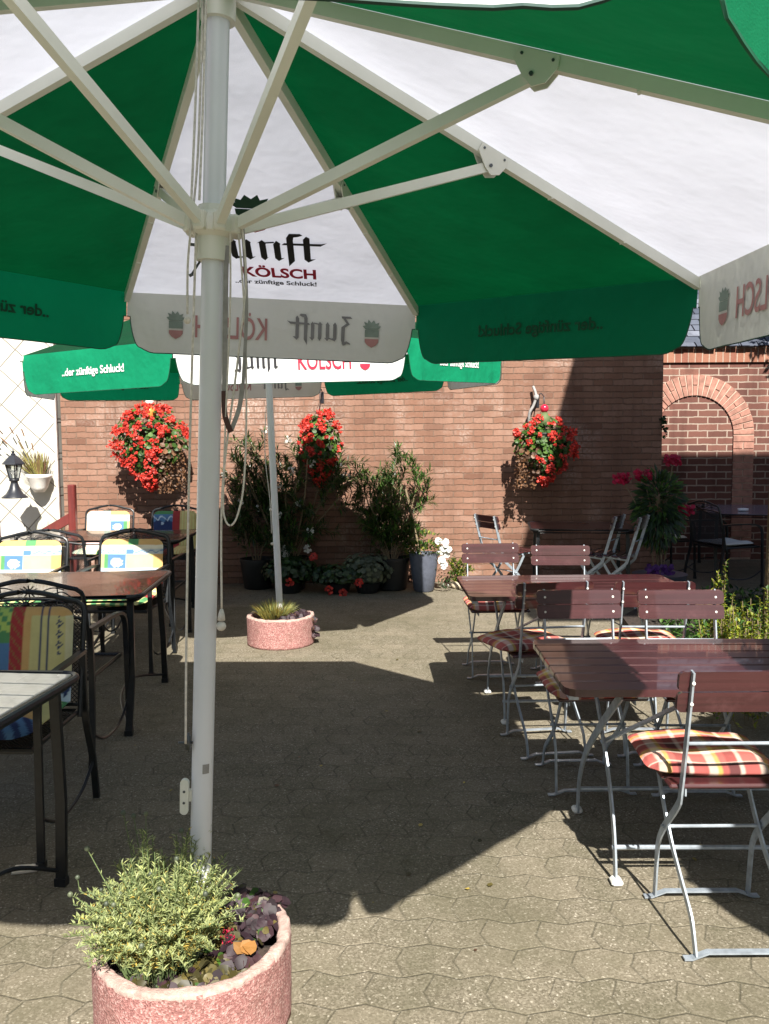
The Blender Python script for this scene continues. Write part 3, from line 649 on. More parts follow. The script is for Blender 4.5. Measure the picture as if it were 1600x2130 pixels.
def curry_bush(c, r, h, n, seed):
    random.seed(seed); root = empty('curry_bush', 'silvery green bushy herb with yellowed inner shoots in the near planter ring', 'plant', c)
    mb = MB(); st = MB(); bl = MB()
    for k in range(n):
        a = rnd(0, 2 * math.pi); q = math.sqrt(random.random()); rr = q * r * .45
        base = Vector((rr * math.cos(a), rr * math.sin(a), 0)); lean = q * rnd(.2, .85) * r
        H = h * (1.0 - .40 * q ** 2) * rnd(.55, 1.12) * (1 + .55 * noise.noise(Vector((base.x * 22, base.y * 22, 1.7)))); tip = base + Vector((lean * math.cos(a), lean * math.sin(a), H))
        pts = [base.lerp(tip, t) + Vector((0, 0, .05 * math.sin(math.pi * t) * (1 if q > .4 else 0))) for t in (0, .33, .66, 1)]
        st.tube(pts, .0013, 3)
        nl = 36
        for j in range(nl):
            t = .25 + .75 * j / nl; seg = min(2, int(t * 3)); p = pts[seg].lerp(pts[seg + 1], t * 3 - seg)
            ld = Vector((rnd(-1, 1), rnd(-1, 1), rnd(.1, 1.2)))
            mi = 1 if (t < .62 and random.random() < .42) or random.random() < .05 else 0
            mb.leaf(p, ld, Vector((0, 0, 1)), rnd(.012, .022), rnd(.0032, .005), mi, .3)
        if random.random() < .05:
            d = Vector((rnd(-.2, .2), rnd(-.2, .2), 1)); e = tip + d * rnd(.02, .05); st.tube([tip, e], .0009, 3); bl.ball(e, rnd(.005, .0075), 7)
    for a, b, z in ((-.10, .05, h * 1.32), (-.08, .07, h * 1.26), (-.17, -.02, h * 1.12), (.21, -.06, h * .78), (-.2, -.06, h * .8)):
        e = Vector((a, b, z)); p0 = Vector((a * .5, b * .5, h * .5)); st.tube([p0, e], .0012, 3); bl.ball(e, .007, 7)
        for j in range(14):
            p = p0.lerp(e, .2 + .75 * random.random()); mb.leaf(p, Vector((rnd(-1, 1), rnd(-1, 1), .6)), Vector((0, 0, 1)), .013, .003, 0)
    mb.build('foliage', [M['l_lav'], M['l_lav2']], root); st.build('stem', M['stem'], root); bl.build('seed_head', M['l_grey'], root)
    return root
curry_bush((-.575, 2.005, .17), .185, .30, 620, 11)
def heuchera(label, c, spots, seed, mats, rl=(.010, .019), name='coral_bells'):
    random.seed(seed); root = empty(name, label, 'plant', c); mb = MB()
    for (x, y, z, r, n, mi) in spots:
        for k in range(n):
            d = rdir(); d.z = abs(d.z) * .6; p = Vector((x, y, z)) + Vector((d.x * r, d.y * r, d.z * r * .7)) * rnd(.4, 1)
            nn = Vector((d.x * .8 + rnd(-.4, .4), d.y * .8 - .25 + rnd(-.4, .4), .8))
            m_ = mi if random.random() > .25 else random.choice((0, 1, 2))
            mb.disc(p, nn, rnd(*rl), m_, 8, .35)
    mb.build('foliage', mats, root, True); return root
heuchera('low purple and olive crinkled leaves filling the front of the near planter ring', (-.512, 2.09, .175), [
    (-.09, -.14, .01, .06, 120, 1), (.0, -.155, .01, .06, 100, 1), (.07, -.13, .01, .07, 110, 1), (.12, -.05, .02, .08, 90, 0), (.16, .06, .03, .07, 90, 0), (.17, .13, .045, .06, 70, 0), (.10, .17, .04, .06, 50, 0), (.14, -.10, .0, .05, 50, 1), (.08, .02, .02, .08, 70, 1)], 5, [M['l_purple'], M['l_olive'], M['l_green'], M['l_brown']])
mb = MB(); random.seed(3)
for k in range(60): mb.leaf(Vector((.10, -.04, .06)) + rdir() * .018, rdir() + Vector((0, 0, .5)), Vector((0, 0, 1)), .008, .003, 0)
tag(mb.build('flower_cluster', M['f_pink'], None, False, (-.512, 2.09, .175)), 'small dusty pink flower cluster among the purple leaves in near planter', 'flower')
mb = MB()
for k in range(4): mb.disc(Vector((.145 + k * .008, -.085, .055)) + rdir() * .008, Vector((rnd(-.3, .3), -.5, 1)), .02, 0)
tag(mb.build('fallen_leaf', M['l_orange'], None, False, (-.512, 2.09, .175)), 'yellow-orange withered leaf beside the purple leaves in near planter', 'leaf')

def tuft(name, label, c, r, h, n, seed, mats=('l_grass',), w=.006, spread=.8, cat='plant'):
    random.seed(seed); root = empty(name, label, cat, c); mb = MB()
    for k in range(n):
        a = rnd(0, 6.283); q = math.sqrt(random.random()); b = Vector((q * r * .5 * math.cos(a), q * r * .5 * math.sin(a), 0))
        t = b + Vector((math.cos(a) * r * q * spread, math.sin(a) * r * q * spread, h * rnd(.55, 1) * (1 - .3 * q)))
        m_ = (b + t) / 2 + Vector((0, 0, h * .1)); mi = random.randrange(len(mats))
        sd = Vector((-math.sin(a), math.cos(a), 0)) * w / 2 if random.random() < .5 else Vector((w / 2, 0, 0))
        mb.add([b - sd, b + sd, m_ + sd, m_ - sd, t], [(0, 1, 2, 3), (3, 2, 4)], mi)
    mb.build('foliage', [M[m] for m in mats], root); return root
tuft('grass_tuft', 'straw-green fine tuft growing in the farther planter ring at the pole foot', (-.84, 6.22, .175), .16, .20, 650, 21, ('l_grass', 'l_lav', 'l_lav2'), .005)
heuchera('dark purple leaves spilling over the right rim of the farther planter ring', (-.80, 6.25, .18), [(.07, -.10, .02, .09, 120, 0), (.16, 0, .03, .08, 100, 0), (.10, .08, .03, .08, 80, 0), (.24, -.03, .0, .04, 60, 0), (.262, -.06, -.06, .035, 60, 0), (.265, -.06, -.11, .03, 30, 0)], 6, [M['l_purple'], M['l_purple'], M['l_brown']], (.013, .022))

# ---------------------------------------------------------------- slatted folding furniture (galvanised iron, dark red slats)
def folding_chair():
    t = empty('folding_chair', '', 'chair')
    side = (1, 0, 0)
    for sx in (-1, 1):
        x = sx * .154; mb = MB()
        mb.path(bez([(x, -.125, .845), (x, -.085, .62), (x, -.052, .46), (x, -.03, .405), (x, .085, .285), (x, .135, .215), (x, .15, .16), (x, .165, .012)], 3), .006, .025, side)
        mb.build('back_leg', M['steel'], t)
        x = sx * .143; mb = MB()
        mb.path(bez([(x, .20, .445), (x, .14, .355), (x, .085, .285), (x, .02, .22), (x, -.11, .12), (x, -.14, .08), (x, -.168, .012)], 3), .006, .023, side); mb.tube([(x - .02 * sx, .085, .285), (sx * .165, .085, .285)], .006, 8)
        mb.build('front_leg', M['steel'], t)
        mb = MB(); mb.path([(sx * .135, -.04, .448), (sx * .135, .30, .448)], .005, .022, side); mb.build('seat_rail', M['steel'], t)
    for y, n in ((.165, 0), (-.168, 1)):
        mb = MB(); xs = .154 if n == 0 else .143
        mb.path([(-xs - .035, y, .008), (-xs - .012, y, .008), (-xs + .035, y, .026), (xs - .035, y, .026), (xs + .012, y, .008), (xs + .035, y, .008)], .005, .022, (0, 0, 1)); mb.build('foot_rail', M['steel'], t)
    for p in ((.085, .285), (-.092, .62)):
        mb = MB(); mb.tube([(-.15, p[0], p[1]), (.15, p[0], p[1])], .0055, 8); mb.build('cross_rod', M['steel'], t)
    for z in (.812, .747):
        yy = -.125 + (.845 - z) * .18 + .012; mb = MB(); pts = []
        L, hh, rr = .190, .0305, .016
        for cx, cz, a0 in ((L - rr, hh - rr, 0), (-L + rr, hh - rr, 90), (-L + rr, -hh + rr, 180), (L - rr, -hh + rr, 270)):
            pts += [(cx + rr * math.cos(R_(a0 + 22.5 * k)), cz + rr * math.sin(R_(a0 + 22.5 * k))) for k in range(5)]
        mb.prism(pts, lambda x, y, h, yy=yy, z=z: Vector((x, yy - .008 + h + y * -.18, z + y)), .016)
        s = mb.build('back_slat', M['redwood'], t)
        for sd in (1, -1):
            for sx in (-1, 1):
                mb = MB(); mb.lathe([(.0055, 0), (.005, .002), (1e-5, .003)], (0, 0, 0), 8)
                mb.v = [(v[0] + sx * .154, (yy + .008 + v[2]) if sd > 0 else (yy - .026 - v[2]), z + v[1]) for v in mb.v]
                mb.build('rivet', M['cap'], s)
    for k in range(5):
        mb = MB(); mb.box((0, -.015 + k * .076, .467), (.37, .060, .016), bev=.006); mb.build('seat_slat', M['redwood'], t)
    return t
fc = folding_chair(); PI = math.pi
placed = [
 (1.04, 2.465, R_(0), 'nearest slatted folding chair, at the right edge with its back to us'),
 (.878, 3.60, PI + R_(1), 'left one of two chairs facing us behind the near dark red table'),
 (1.327, 3.58, PI - R_(2), 'right one of two chairs facing us behind the near dark red table'),
 (.80, 4.03, R_(7), 'left one of two chairs with backs to us at the far dark red table'),
 (1.296, 4.03, R_(-2), 'right one of two chairs with backs to us at the far dark red table'),
 (.708, 5.39, PI + R_(2), 'far slatted chair behind the far red table, nearer the grey pot'),
 (1.14, 5.26, PI - R_(3), 'far slatted chair behind the far red table, beside the green ground cover'),
]
chairs = clones(fc, placed, 'slatted folding chairs at the dark red tables')
# tipped chairs leaning on the tables by the wall
lean = []
for x, y, z, rx, rz, lb in ((1.10, 7.75, .02, R_(5), R_(-62), 'slatted chair tipped back, sunlit against the orange brick wall'),
                         (1.98, 7.62, .02, R_(5), R_(60), 'left of two shaded chairs tipped back beside the dark corner table'),
                         (2.17, 7.52, .02, R_(5), R_(60), 'right of two shaded tipped chairs, beside the pink-flowered plant')):
    c = copy_tree(fc); c.location = (x, y, z); c.rotation_euler = (rx, 0, rz); c['label'] = lb; c['group'] = 'tipped slatted folding chairs'; lean.append(c)

def folding_table(W, D, H=.72):
    t = empty('folding_table', '', 'table'); n = 7; sw = D / n
    for k in range(n):
        y = -D / 2 + sw * (k + .5); mb = MB()
        if k in (0, n - 1):
            s = -1 if k == 0 else 1; r = .05; hy = (sw - .007) / 2
            pts = [(-W / 2, -s * hy), (W / 2, -s * hy)] + [(W / 2 - r + r * math.cos(a), s * (hy - r + r * math.sin(a))) for a in [R_(q) for q in (0, 22, 45, 67, 90)]] + [(-W / 2 + r - r * math.sin(a), s * (hy - r + r * math.cos(a))) for a in [R_(q) for q in (0, 22, 45, 67, 90)]]
            mb.prism(pts, lambda x, yy, h, y=y: Vector((x, y + yy, H - .024 + h)), .024)
        else: mb.box((0, y, H - .012), (W, sw - .007, .024), bev=.004)
        mb.build('top_slat', M['redwood'], t)
    for sx in (-1, 1):
        mb = MB(); mb.path([(sx * (W / 2 - .03), -D / 2 + .02, H - .032), (sx * (W / 2 - .03), D / 2 - .02, H - .032)], .03, .012, (1, 0, 0)); mb.path([(sx * (W / 2 - .25), -D / 2 + .02, H - .03), (sx * (W / 2 - .25), D / 2 - .02, H - .03)], .03, .01, (1, 0, 0)); mb.build('top_bearer', M['steel'], t)
        x = sx * (W / 2 - .20)
        for sy in (-1, 1):
            mb = MB(); xx = x + sy * .007
            mb.path(bez([(xx, sy * (D / 2 - .06), H - .035), (xx, sy * .10, .55), (xx, .02, .46), (xx, .05 - sy * .15, .31), (xx, .07 - sy * .24, .16), (xx, .07 - sy * .27, .01)], 4), .007, .032, (1, 0, 0))
            mb.build('leg', M['steel'], t)
            mb = MB(); mb.box((xx, .07 - sy * .28, .012), (.04, .05, .022), bev=.008); mb.build('foot_cap', M['cap'], t)
    for sy in (-1, 1):
        mb = MB(); mb.tube([(-W / 2 + .2, .07 + sy * .245, .115), (W / 2 - .2, .07 + sy * .245, .115)], .008, 8); mb.build('foot_rail', M['steel'], t)
    for sx in (-1, 1):
        mb = MB(); mb.path([(sx * (W / 2 - .2), .0, .42), (-sx * .12, sx * .02, H - .03)], .028, .006, (0, 1, 0)); mb.build('brace', M['steel'], t)
    return t
ft = folding_table(1.22, .70, .72)
clones(ft, [(1.19, 2.92, R_(-1), 'near table of glossy dark red slats, cut off by the right edge'),
            (1.04, 4.57, R_(1), 'far table of dark red slats between chair pairs, before the shaded corner')], 'dark red slatted folding tables')

# plaid seat cushions: one thing each
def grid_cushion(name, W, D, T, nx, ny, pat, mat, bend=None, puff=.5):
    vs = []; cols = []; fs = []
    def P(u, v, s):
        x, y = (u - .5) * W, (v - .5) * D
        ex, ey = 1 - abs(2 * u - 1), 1 - abs(2 * v - 1)
        e = min(1, (ex * W * 8)) ** puff * min(1, (ey * D * 8)) ** puff
        r = .06; ax, ay = abs(x) - (W / 2 - r), abs(y) - (D / 2 - r)
        if ax > 0 and ay > 0:
            l = math.hypot(ax, ay)
            k = max(ax, ay) / l if l > 0 else 1
            x = math.copysign(W / 2 - r + ax * k, x); y = math.copysign(D / 2 - r + ay * k, y)
        z = s * T / 2 * e + .006 * math.sin(u * 9 + v * 5) * e
        p = Vector((x, y, z)); return bend(p) if bend else p
    for s in (1, -1):
        for j in range(ny + 1):
            for i in range(nx + 1):
                u, v = i / nx, j / ny; vs.append(P(u, v, s)); cols.append(pat(u, v))
    S = (nx + 1) * (ny + 1)
    for s in (0, 1):
        for j in range(ny):
            for i in range(nx):
                a = s * S + j * (nx + 1) + i; q = (a, a + 1, a + nx + 2, a + nx + 1); fs.append(q if s == 0 else q[::-1])
    ring = [i for i in range(nx + 1)] + [(j) * (nx + 1) + nx for j in range(1, ny + 1)] + [ny * (nx + 1) + i for i in range(nx - 1, -1, -1)] + [j * (nx + 1) for j in range(ny - 1, 0, -1)]
    for k in range(len(ring)): a, b = ring[k], ring[(k + 1) % len(ring)]; fs.append((a, a + S, b + S, b))
    me = bpy.data.meshes.new(name); me.from_pydata([tuple(v) for v in vs], [], fs); me.materials.append(mat)
    at = me.color_attributes.new('pattern', 'FLOAT_COLOR', 'POINT')
    at.data.foreach_set('color', [c for q in cols for c in (*q, 1.0)])
    me.polygons.foreach_set('use_smooth', [True] * len(fs)); o = bpy.data.objects.new(name, me); col.objects.link(o); return o
def plaid(u, v):
    R1, CR, YE, BR, DK = (.50, .12, .10), (.78, .66, .54), (.72, .52, .12), (.11, .035, .035), (.30, .07, .06)
    def band(t):
        t = (t * 2.6) % 1
        return R1 if t < .34 else CR if t < .48 else YE if t < .60 else R1 if t < .70 else BR if t < .94 else CR
    a, b = band(u + .05), band(v * .9 + .3); return tuple(x * .5 + y * .5 for x, y in zip(a, b))
pc = grid_cushion('seat_cushion', .40, .35, .06, 60, 60, plaid, M['plaid'], lambda p: Vector((p.x, p.y, p.z - (.6 * max(0, p.y - .12) ** 1.3))))
pc.location = (0, 0, 0); tag(pc, 'plaid', 'cushion')
cush = [(0, 'red, yellow and brown plaid cushion on the nearest folding chair, right edge', (-.02, .17), R_(-4)), (1, 'plaid cushion half under the near red table, on its left far-side chair', (.02, .16), PI), (2, 'plaid cushion on the right one of two chairs facing us at the near table', (0, .16), PI), (3, 'plaid cushion askew on the left near-side chair of the far table', (-.07, .18), R_(12)), (4, 'plaid cushion on the right near-side chair of the far table', (0, .17), 0), (5, 'sunlit plaid cushion on the far chair nearer the grey pot', (0, .15), PI), (6, 'plaid cushion on the far chair beside the green ground cover', (0, .15), PI)]
for k, (ci, lb, (dx, dy), rr) in enumerate(cush):
    c = pc if k == 0 else pc.copy()
    if k: col.objects.link(c)
    ch = chairs[ci]; a = ch.rotation_euler.z; s_ = 1
    dx2, dy2 = dx * math.cos(a) - dy * math.sin(a), dx * math.sin(a) + dy * math.cos(a)
    c.location = (ch.location.x + dx2, ch.location.y + dy2, .497); c.rotation_euler = (0, 0, a if ci not in (0, 3) else a + rr); c['label'] = lb; c['group'] = 'plaid seat cushions'

# ---------------------------------------------------------------- black mesh armchairs with patchwork cushions
def armchair():
    t = empty('garden_armchair', '', 'armchair')        # faces -Y, back at y=+.25
    def bp(x, z): return Vector((x, .20 + (z - .42) * .22, z))      # point in the reclined back plane
    mb = MB(); W = .245
    out = [bp(-W, .40), bp(-W, .70), bp(-W, .82)] + [bp(-W + .06 * (1 - math.cos(R_(q))), .82 + .045 * math.sin(R_(q))) for q in (30, 60, 90)] + [bp(-W * .72 + W * 1.44 * k / 10, .865 + .035 * math.sin(math.pi * k / 10)) for k in range(1, 10)] + [bp(W - .06 * (1 - math.cos(R_(q))), .82 + .045 * math.sin(R_(q))) for q in (90, 60, 30)] + [bp(W, .82), bp(W, .70), bp(W, .40)]
    mb.tube(out, .011, 8); mb.tube([bp(-W, .79) + Vector((0, 0, 0))] + [bp(-W + 2 * W * k / 10, .79 + .022 * math.sin(math.pi * k / 10)) for k in range(1, 10)] + [bp(W, .79)], .007, 6)
    mb.tube([bp(-W, .45), bp(W, .45)], .008, 6); mb.build('back_frame', M['black_metal'], t, 'auto')
    mb = MB(); cc = bp(0, .848)
    for k in range(12):
        a = 2 * math.pi * k / 12; e = bp(.045 * math.cos(a), .848 + .028 * math.sin(a)); mb.path([cc, e], .007, .004, (0, 1, 0))
    mb.ball(cc, .014, 8)
    for sx in (-1, 1):
        mb.tube(bez([bp(sx * .05, .85), bp(sx * .10, .835), bp(sx * .15, .845), bp(sx * .19, .82)], 5), .003, 5); mb.tube(bez([bp(sx * .05, .845), bp(sx * .11, .865), bp(sx * .16, .855)], 5), .003, 5); mb.path([bp(sx * .13, .805), bp(sx * .13, .88)], .006, .004, (0, 1, 0))
    mb.build('ornament', M['black_metal'], t)
    def lattice(mb, fn, x0, x1, y0, y1, st, w):
        k = x0 - (y1 - y0)
        while k < x1:
            for sg in (0, 1):
                pts = []
                a, b = (max(x0, k), min(x1, k + (y1 - y0)))
                if b > a:
                    if sg == 0: p, q = (a, y0 + a - k), (b, y0 + b - k)
                    else: p, q = (a, y1 - (a - k)), (b, y1 - (b - k))
                    mb.path([fn(*p), fn(*q)], w, w * .6, (0, 1, 0))
            k += st
    mb = MB(); lattice(mb, bp, -.238, .238, .45, .79, .017, .0042); mb.build('back_mesh', M['mesh_wire'], t)
    mb = MB(); mb.tube([(-.235, .21, .42), (.235, .21, .42), (.235, -.24, .42), (-.235, -.24, .42)], .011, 8, closed=True); mb.build('seat_frame', M['black_metal'], t, 'auto')
    mb = MB(); lattice(mb, lambda x, y: Vector((x, y, .42)), -.23, .23, -.23, .2, .017, .0042)
    mb.build('seat_mesh', M['mesh_wire'], t)
    for sx in (-1, 1):
        x = sx * .262; mb = MB(); mb.path(bez([(sx * .25, .25, .66), (x, .10, .665), (x, -.12, .66), (x, -.215, .63), (x, -.245, .56), (x, -.25, .42), (x, -.262, .02)], 6), .026, .016, (1, 0, 0)); mb.box((x, -.262, .012), (.032, .026, .024)); mb.build('armrest', M['black_metal'], t, 'auto')
        mb = MB(); mb.path(bez([(x * .96, .24, .66), (x * .96, .235, .42), (x, .28, .2), (x, .31, .01)], 5), .026, .016, (1, 0, 0)); mb.build('rear_leg', M['black_metal'], t, 'auto')
        mb = MB(); mb.tube(bez([(x, .285, .18), (x, .15, .11), (x, 0, .09), (x, -.13, .11), (x, -.255, .18)], 6), .007, 6); mb.build('stretcher', M['black_metal'], t, 'auto')
    return t
ac_ = armchair()
arms = clones(ac_, [
 (-1.50, 3.12, 0, 'armchair nearest at the left edge, facing us behind the pale near table'),
 (-1.62, 4.02, PI, 'dark armchair with its back against the nearest armchair, tucked at the middle table'),
 (-1.80, 5.62, R_(-1), 'armchair facing us with partly shaded flower cushion behind the middle table'),
 (-2.50, 5.58, R_(2), 'armchair facing us at the left edge behind the middle table, sunlit cushion'),
 (-1.84, 6.35, PI + R_(1), 'bare-backed black armchair just behind the shaded flower cushion'),
 (-2.46, 6.33, PI, 'bare-backed black armchair farther left, before the tiled wall'),
 (-2.84, 8.25, 0, 'farthest left armchair with sunlit white cushion below the big basket'),
 (-2.14, 8.20, 0, 'farthest armchair with blue cushion just left of the big pole')], 'black mesh armchairs along the left')

CR_, YL, BL, NV, RD, GN, PK, SK, OR = (.78, .74, .58), (.66, .60, .26), (.10, .22, .40), (.03, .05, .14), (.40, .05, .05), (.10, .30, .12), (.75, .50, .42), (.55, .68, .78), (.68, .42, .16)
def patchA(u, v):        # upper half is the back, lower half the seat
    if v < .44:
        if v < .13: return NV if (u * 7 + v * 9) % 1 < .5 else BL
        return (RD, OR, YL, GN, OR)[int(u * 7 + v * 3) % 5]
    if v < .535: return NV if abs(((u * 11) % 1) - .5) * .12 < (v - .47) else SK
    if v < .575: return RD if u > .3 else BL
    if v < .615: return OR if u > .56 else YL
    if .44 < u < .56: return RD if (int(u * 60) + int(v * 70)) % 5 else (.30, .16, .06)
    if .56 <= u < .62: return OR
    if u <= .44:
        if v > .86: return (.45, .62, .15) if (int(u * 22) + int(v * 40)) % 3 else GN
        return BL if u > .28 and v < .8 else GN if v > .72 else NV
    if abs(u - .72) < .007 or abs(u - .78) < .007: return NV
    if v > .95: return OR
    if .85 < u < .93:
        c = ((v * 16) % 1) - .5; q = abs(c) + abs(u - .89) * 12
        if v > .72 and .18 < q < .42: return NV
    return YL if u < .95 else (.70, .66, .40)
def patchB(u, v):
    if v > .44: v = 1 - (1 - v) * 1.7
    if v > .90: return OR if (u < .45 or u > .6) else GN
    if v > .84: return CR_
    if v > .74:
        if .42 < u < .54: return BL
        if u < .42:
            t = (u * 12) % 1; tri = abs(t - .5) * 2; vv = (v - .75) / .085; fl = int(u * 12) % 2
            d = (vv if fl else 1 - vv) - tri; return BL if -.02 < d < .22 else SK
        s = math.sin(u * 40) * .02 + .79; return BL if abs(v - s) < .008 else (.50, .56, .56)
    if v > .50:
        if u < .12: return GN if u > .05 else YL
        if u < .42:
            dx, dy = (u - .27) / .11, (v - .60) / .09; rr = math.hypot(dx, dy); a = math.atan2(dy, dx)
            return (.85, .80, .45) if rr < .75 + .2 * abs(math.sin(a * 4)) else BL
        if u > .86: return OR
        return (.80, .74, .30)
    if v > .42: return SK
    if v > .30: return YL if (int(u * 6)) % 2 else CR_
    if v > .14: return BL if u < .5 else RD
    return GN if (int(u * 14)) % 2 else YL
def patch_sunlit(u, v):  # patchwork whitened on one side: sunlight painted into the pattern
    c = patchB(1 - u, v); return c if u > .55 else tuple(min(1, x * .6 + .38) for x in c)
def patchD(u, v):
    if u > .62: return (.72, .66, .28) if abs(((u * 16) % 1) - .5) > .12 else OR
    if u > .45: return RD
    if v > .95: return GN
    a = abs(math.sin(u * 14 + v * 9)) * .06; return SK if abs(v - .86 - a) < .012 or math.hypot(u - .22, (v - .82) * 1.5) < .035 else NV if v < .9 - a else BL
def back_cushion(pat):
    def bend(p):    # p.y from seat back .. : unrolled length .88: back part then seat part
        L = p.y; z0 = .50
        if L > -.03: zz = .47 + (L + .03) * .84 ; return Vector((p.x, .17 + (zz - .42) * .20 - p.z - .01, zz))
        d = -(L + .03); return Vector((p.x, .135 - d * 1.0, .475 + p.z - .0 * d - 1.2 * max(0, d - .36) ** 1.5))
    return grid_cushion('chair_cushion', .44, .84, .05, 60, 100, lambda u, v: pat(u, (v - .04) / .96), M['patch'], bend)
PATS = {0: patchA, 2: patchB, 3: patchB, 6: patch_sunlit, 7: patchD, 1: patchA, 4: patchB, 5: patchB}
LB = {0: 'patchwork cushion in yellow, red and blue on the nearest left armchair', 2: 'patchwork cushion with yellow lotus and triangle border, half in shade', 3: 'bright sunlit patchwork cushion at the left edge behind middle table', 6: 'almost white sunlit cushion on the farthest left armchair', 7: 'dark blue, red and striped cushion on the far armchair beside the big pole'}
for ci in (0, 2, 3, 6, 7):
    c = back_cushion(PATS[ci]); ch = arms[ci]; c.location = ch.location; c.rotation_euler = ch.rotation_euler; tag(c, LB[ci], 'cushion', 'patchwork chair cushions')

# left tables
def garden_table(name, label, W, D, H, loc, rz, topmat, splay=.10, planks=0, group=None):
    t = empty(name, label, 'table', loc, rz, group); r = .07; pts = []
    for cx, cy, a0 in ((W / 2 - r, D / 2 - r, 0), (-W / 2 + r, D / 2 - r, 90), (-W / 2 + r, -D / 2 + r, 180), (W / 2 - r, -D / 2 + r, 270)):
        pts += [(cx + r * math.cos(R_(a0 + 15 * k)), cy + r * math.sin(R_(a0 + 15 * k))) for k in range(7)]
    if planks:
        n = planks
        for k in range(n):
            mb = MB(); y = -D / 2 + .03 + (D - .06) / n * (k + .5); mb.box((0, y, H - .006), (W - .05, (D - .06) / n - .004, .012), bev=.003); mb.build('board', topmat, t)
    else:
        mb = MB(); mb.prism([(x * .985, y * .985) for x, y in pts], lambda x, y, h: Vector((x, y, H - .012 + h)), .012); mb.build('tabletop', topmat, t)
    mb = MB(); mb.tube([(x, y, H - .010) for x, y in pts], .013, 8, closed=True); mb.tube([(x * .96, y * .96, H - .035) for x, y in pts], .008, 6, closed=True); mb.build('rim', M['black_metal'], t, 'auto')
    for sx in (-1, 1):
        for sy in (-1, 1):
            mb = MB(); x, y = sx * (W / 2 - .07), sy * (D / 2 - .07)
            mb.path([(x, y, H - .02), (x + sx * .01, y + sy * splay * .45, .3), (x + sx * .0, y + sy * splay, .012)], .034, .020, (1, 0, 0)); mb.box((x, y + sy * splay, .014), (.04, .03, .028)); mb.build('leg', M['black_metal'], t)
        mb = MB(); x = sx * (W / 2 - .07); mb.tube(bez([(x, -(D / 2 - .07 + splay), .05), (x - sx * .1, -(D * .25), .12), (x - sx * .12, 0, .14), (x - sx * .1, D * .25, .12), (x, D / 2 - .07 + splay, .05)], 6), .008, 6); mb.build('stretcher', M['black_metal'], t, 'auto')
    return t
garden_table('garden_table', 'near garden table with pale boards and black rim at the left edge', 1.3, .80, .73, (-1.73, 2.47, 0), R_(-6), M['paletop'], .0, 6, 'black garden tables along the left')
garden_table('garden_table', 'middle black garden table with glossy dark top between facing armchairs', 1.45, .88, .73, (-2.03, 4.66, 0), R_(4), M['tabwood'], .12, 0, 'black garden tables along the left')
garden_table('garden_table', 'farthest black garden table half hidden behind two bare-backed armchairs', 1.6, .85, .73, (-2.52, 7.25, 0), 0, M['tabwood'], .05, 0, 'black garden tables along the left')
# shaded corner furniture on the right
garden_table('corner_table', 'low-lit brown table against the orange brick wall, behind the red tables', .95, .75, .72, (1.88, 7.95, 0), R_(-8), M['redwood'], .05)
bt = garden_table('bistro_table', 'shaded slate-blue table with ashtray below the brick arch', .95, 1.5, .74, (4.18, 9.55, 0), R_(-14), M['bluetop'], .05)
mb = MB(); mb.lathe([(.03, 0), (.055, .004), (.06, .028), (.052, .03), (.046, .01), (1e-5, .008)], (4.02, 9.25, .742), 16); tag(mb.build('ashtray', M['ceramic'], None, True), 'small white ashtray on the shaded blue table', 'ashtray')
bc = copy_tree(ac_); bc.location = (3.62, 8.75, 0); bc.rotation_euler = (0, 0, PI * .60); bc['label'] = 'dark armchair in the shade drawn up to the blue table'; bc['group'] = 'armchairs at the shaded blue table'
bc2 = copy_tree(ac_); bc2.location = (3.15, 9.35, 0); bc2.rotation_euler = (0, 0, PI * .55); bc2['label'] = 'dark armchair behind the pink-flowered plant, farther from the blue table'; bc2['group'] = 'armchairs at the shaded blue table'
wp = grid_cushion('seat_pad', .44, .42, .04, 20, 20, lambda u, v: (.62, .64, .62), M['patch']); wp.location = (3.62, 8.75, .455); wp.rotation_euler = (0, 0, PI * .6); tag(wp, 'pale grey seat pad on the armchair at the blue table', 'cushion')
wp2 = grid_cushion('seat_pad', .44, .42, .04, 20, 20, lambda u, v: (.50, .50, .40), M['patch']); wp2.location = (3.15, 9.35, .455); wp2.rotation_euler = (0, 0, PI * .55); tag(wp2, 'olive seat pad on the armchair behind the pink-flowered plant', 'cushion')

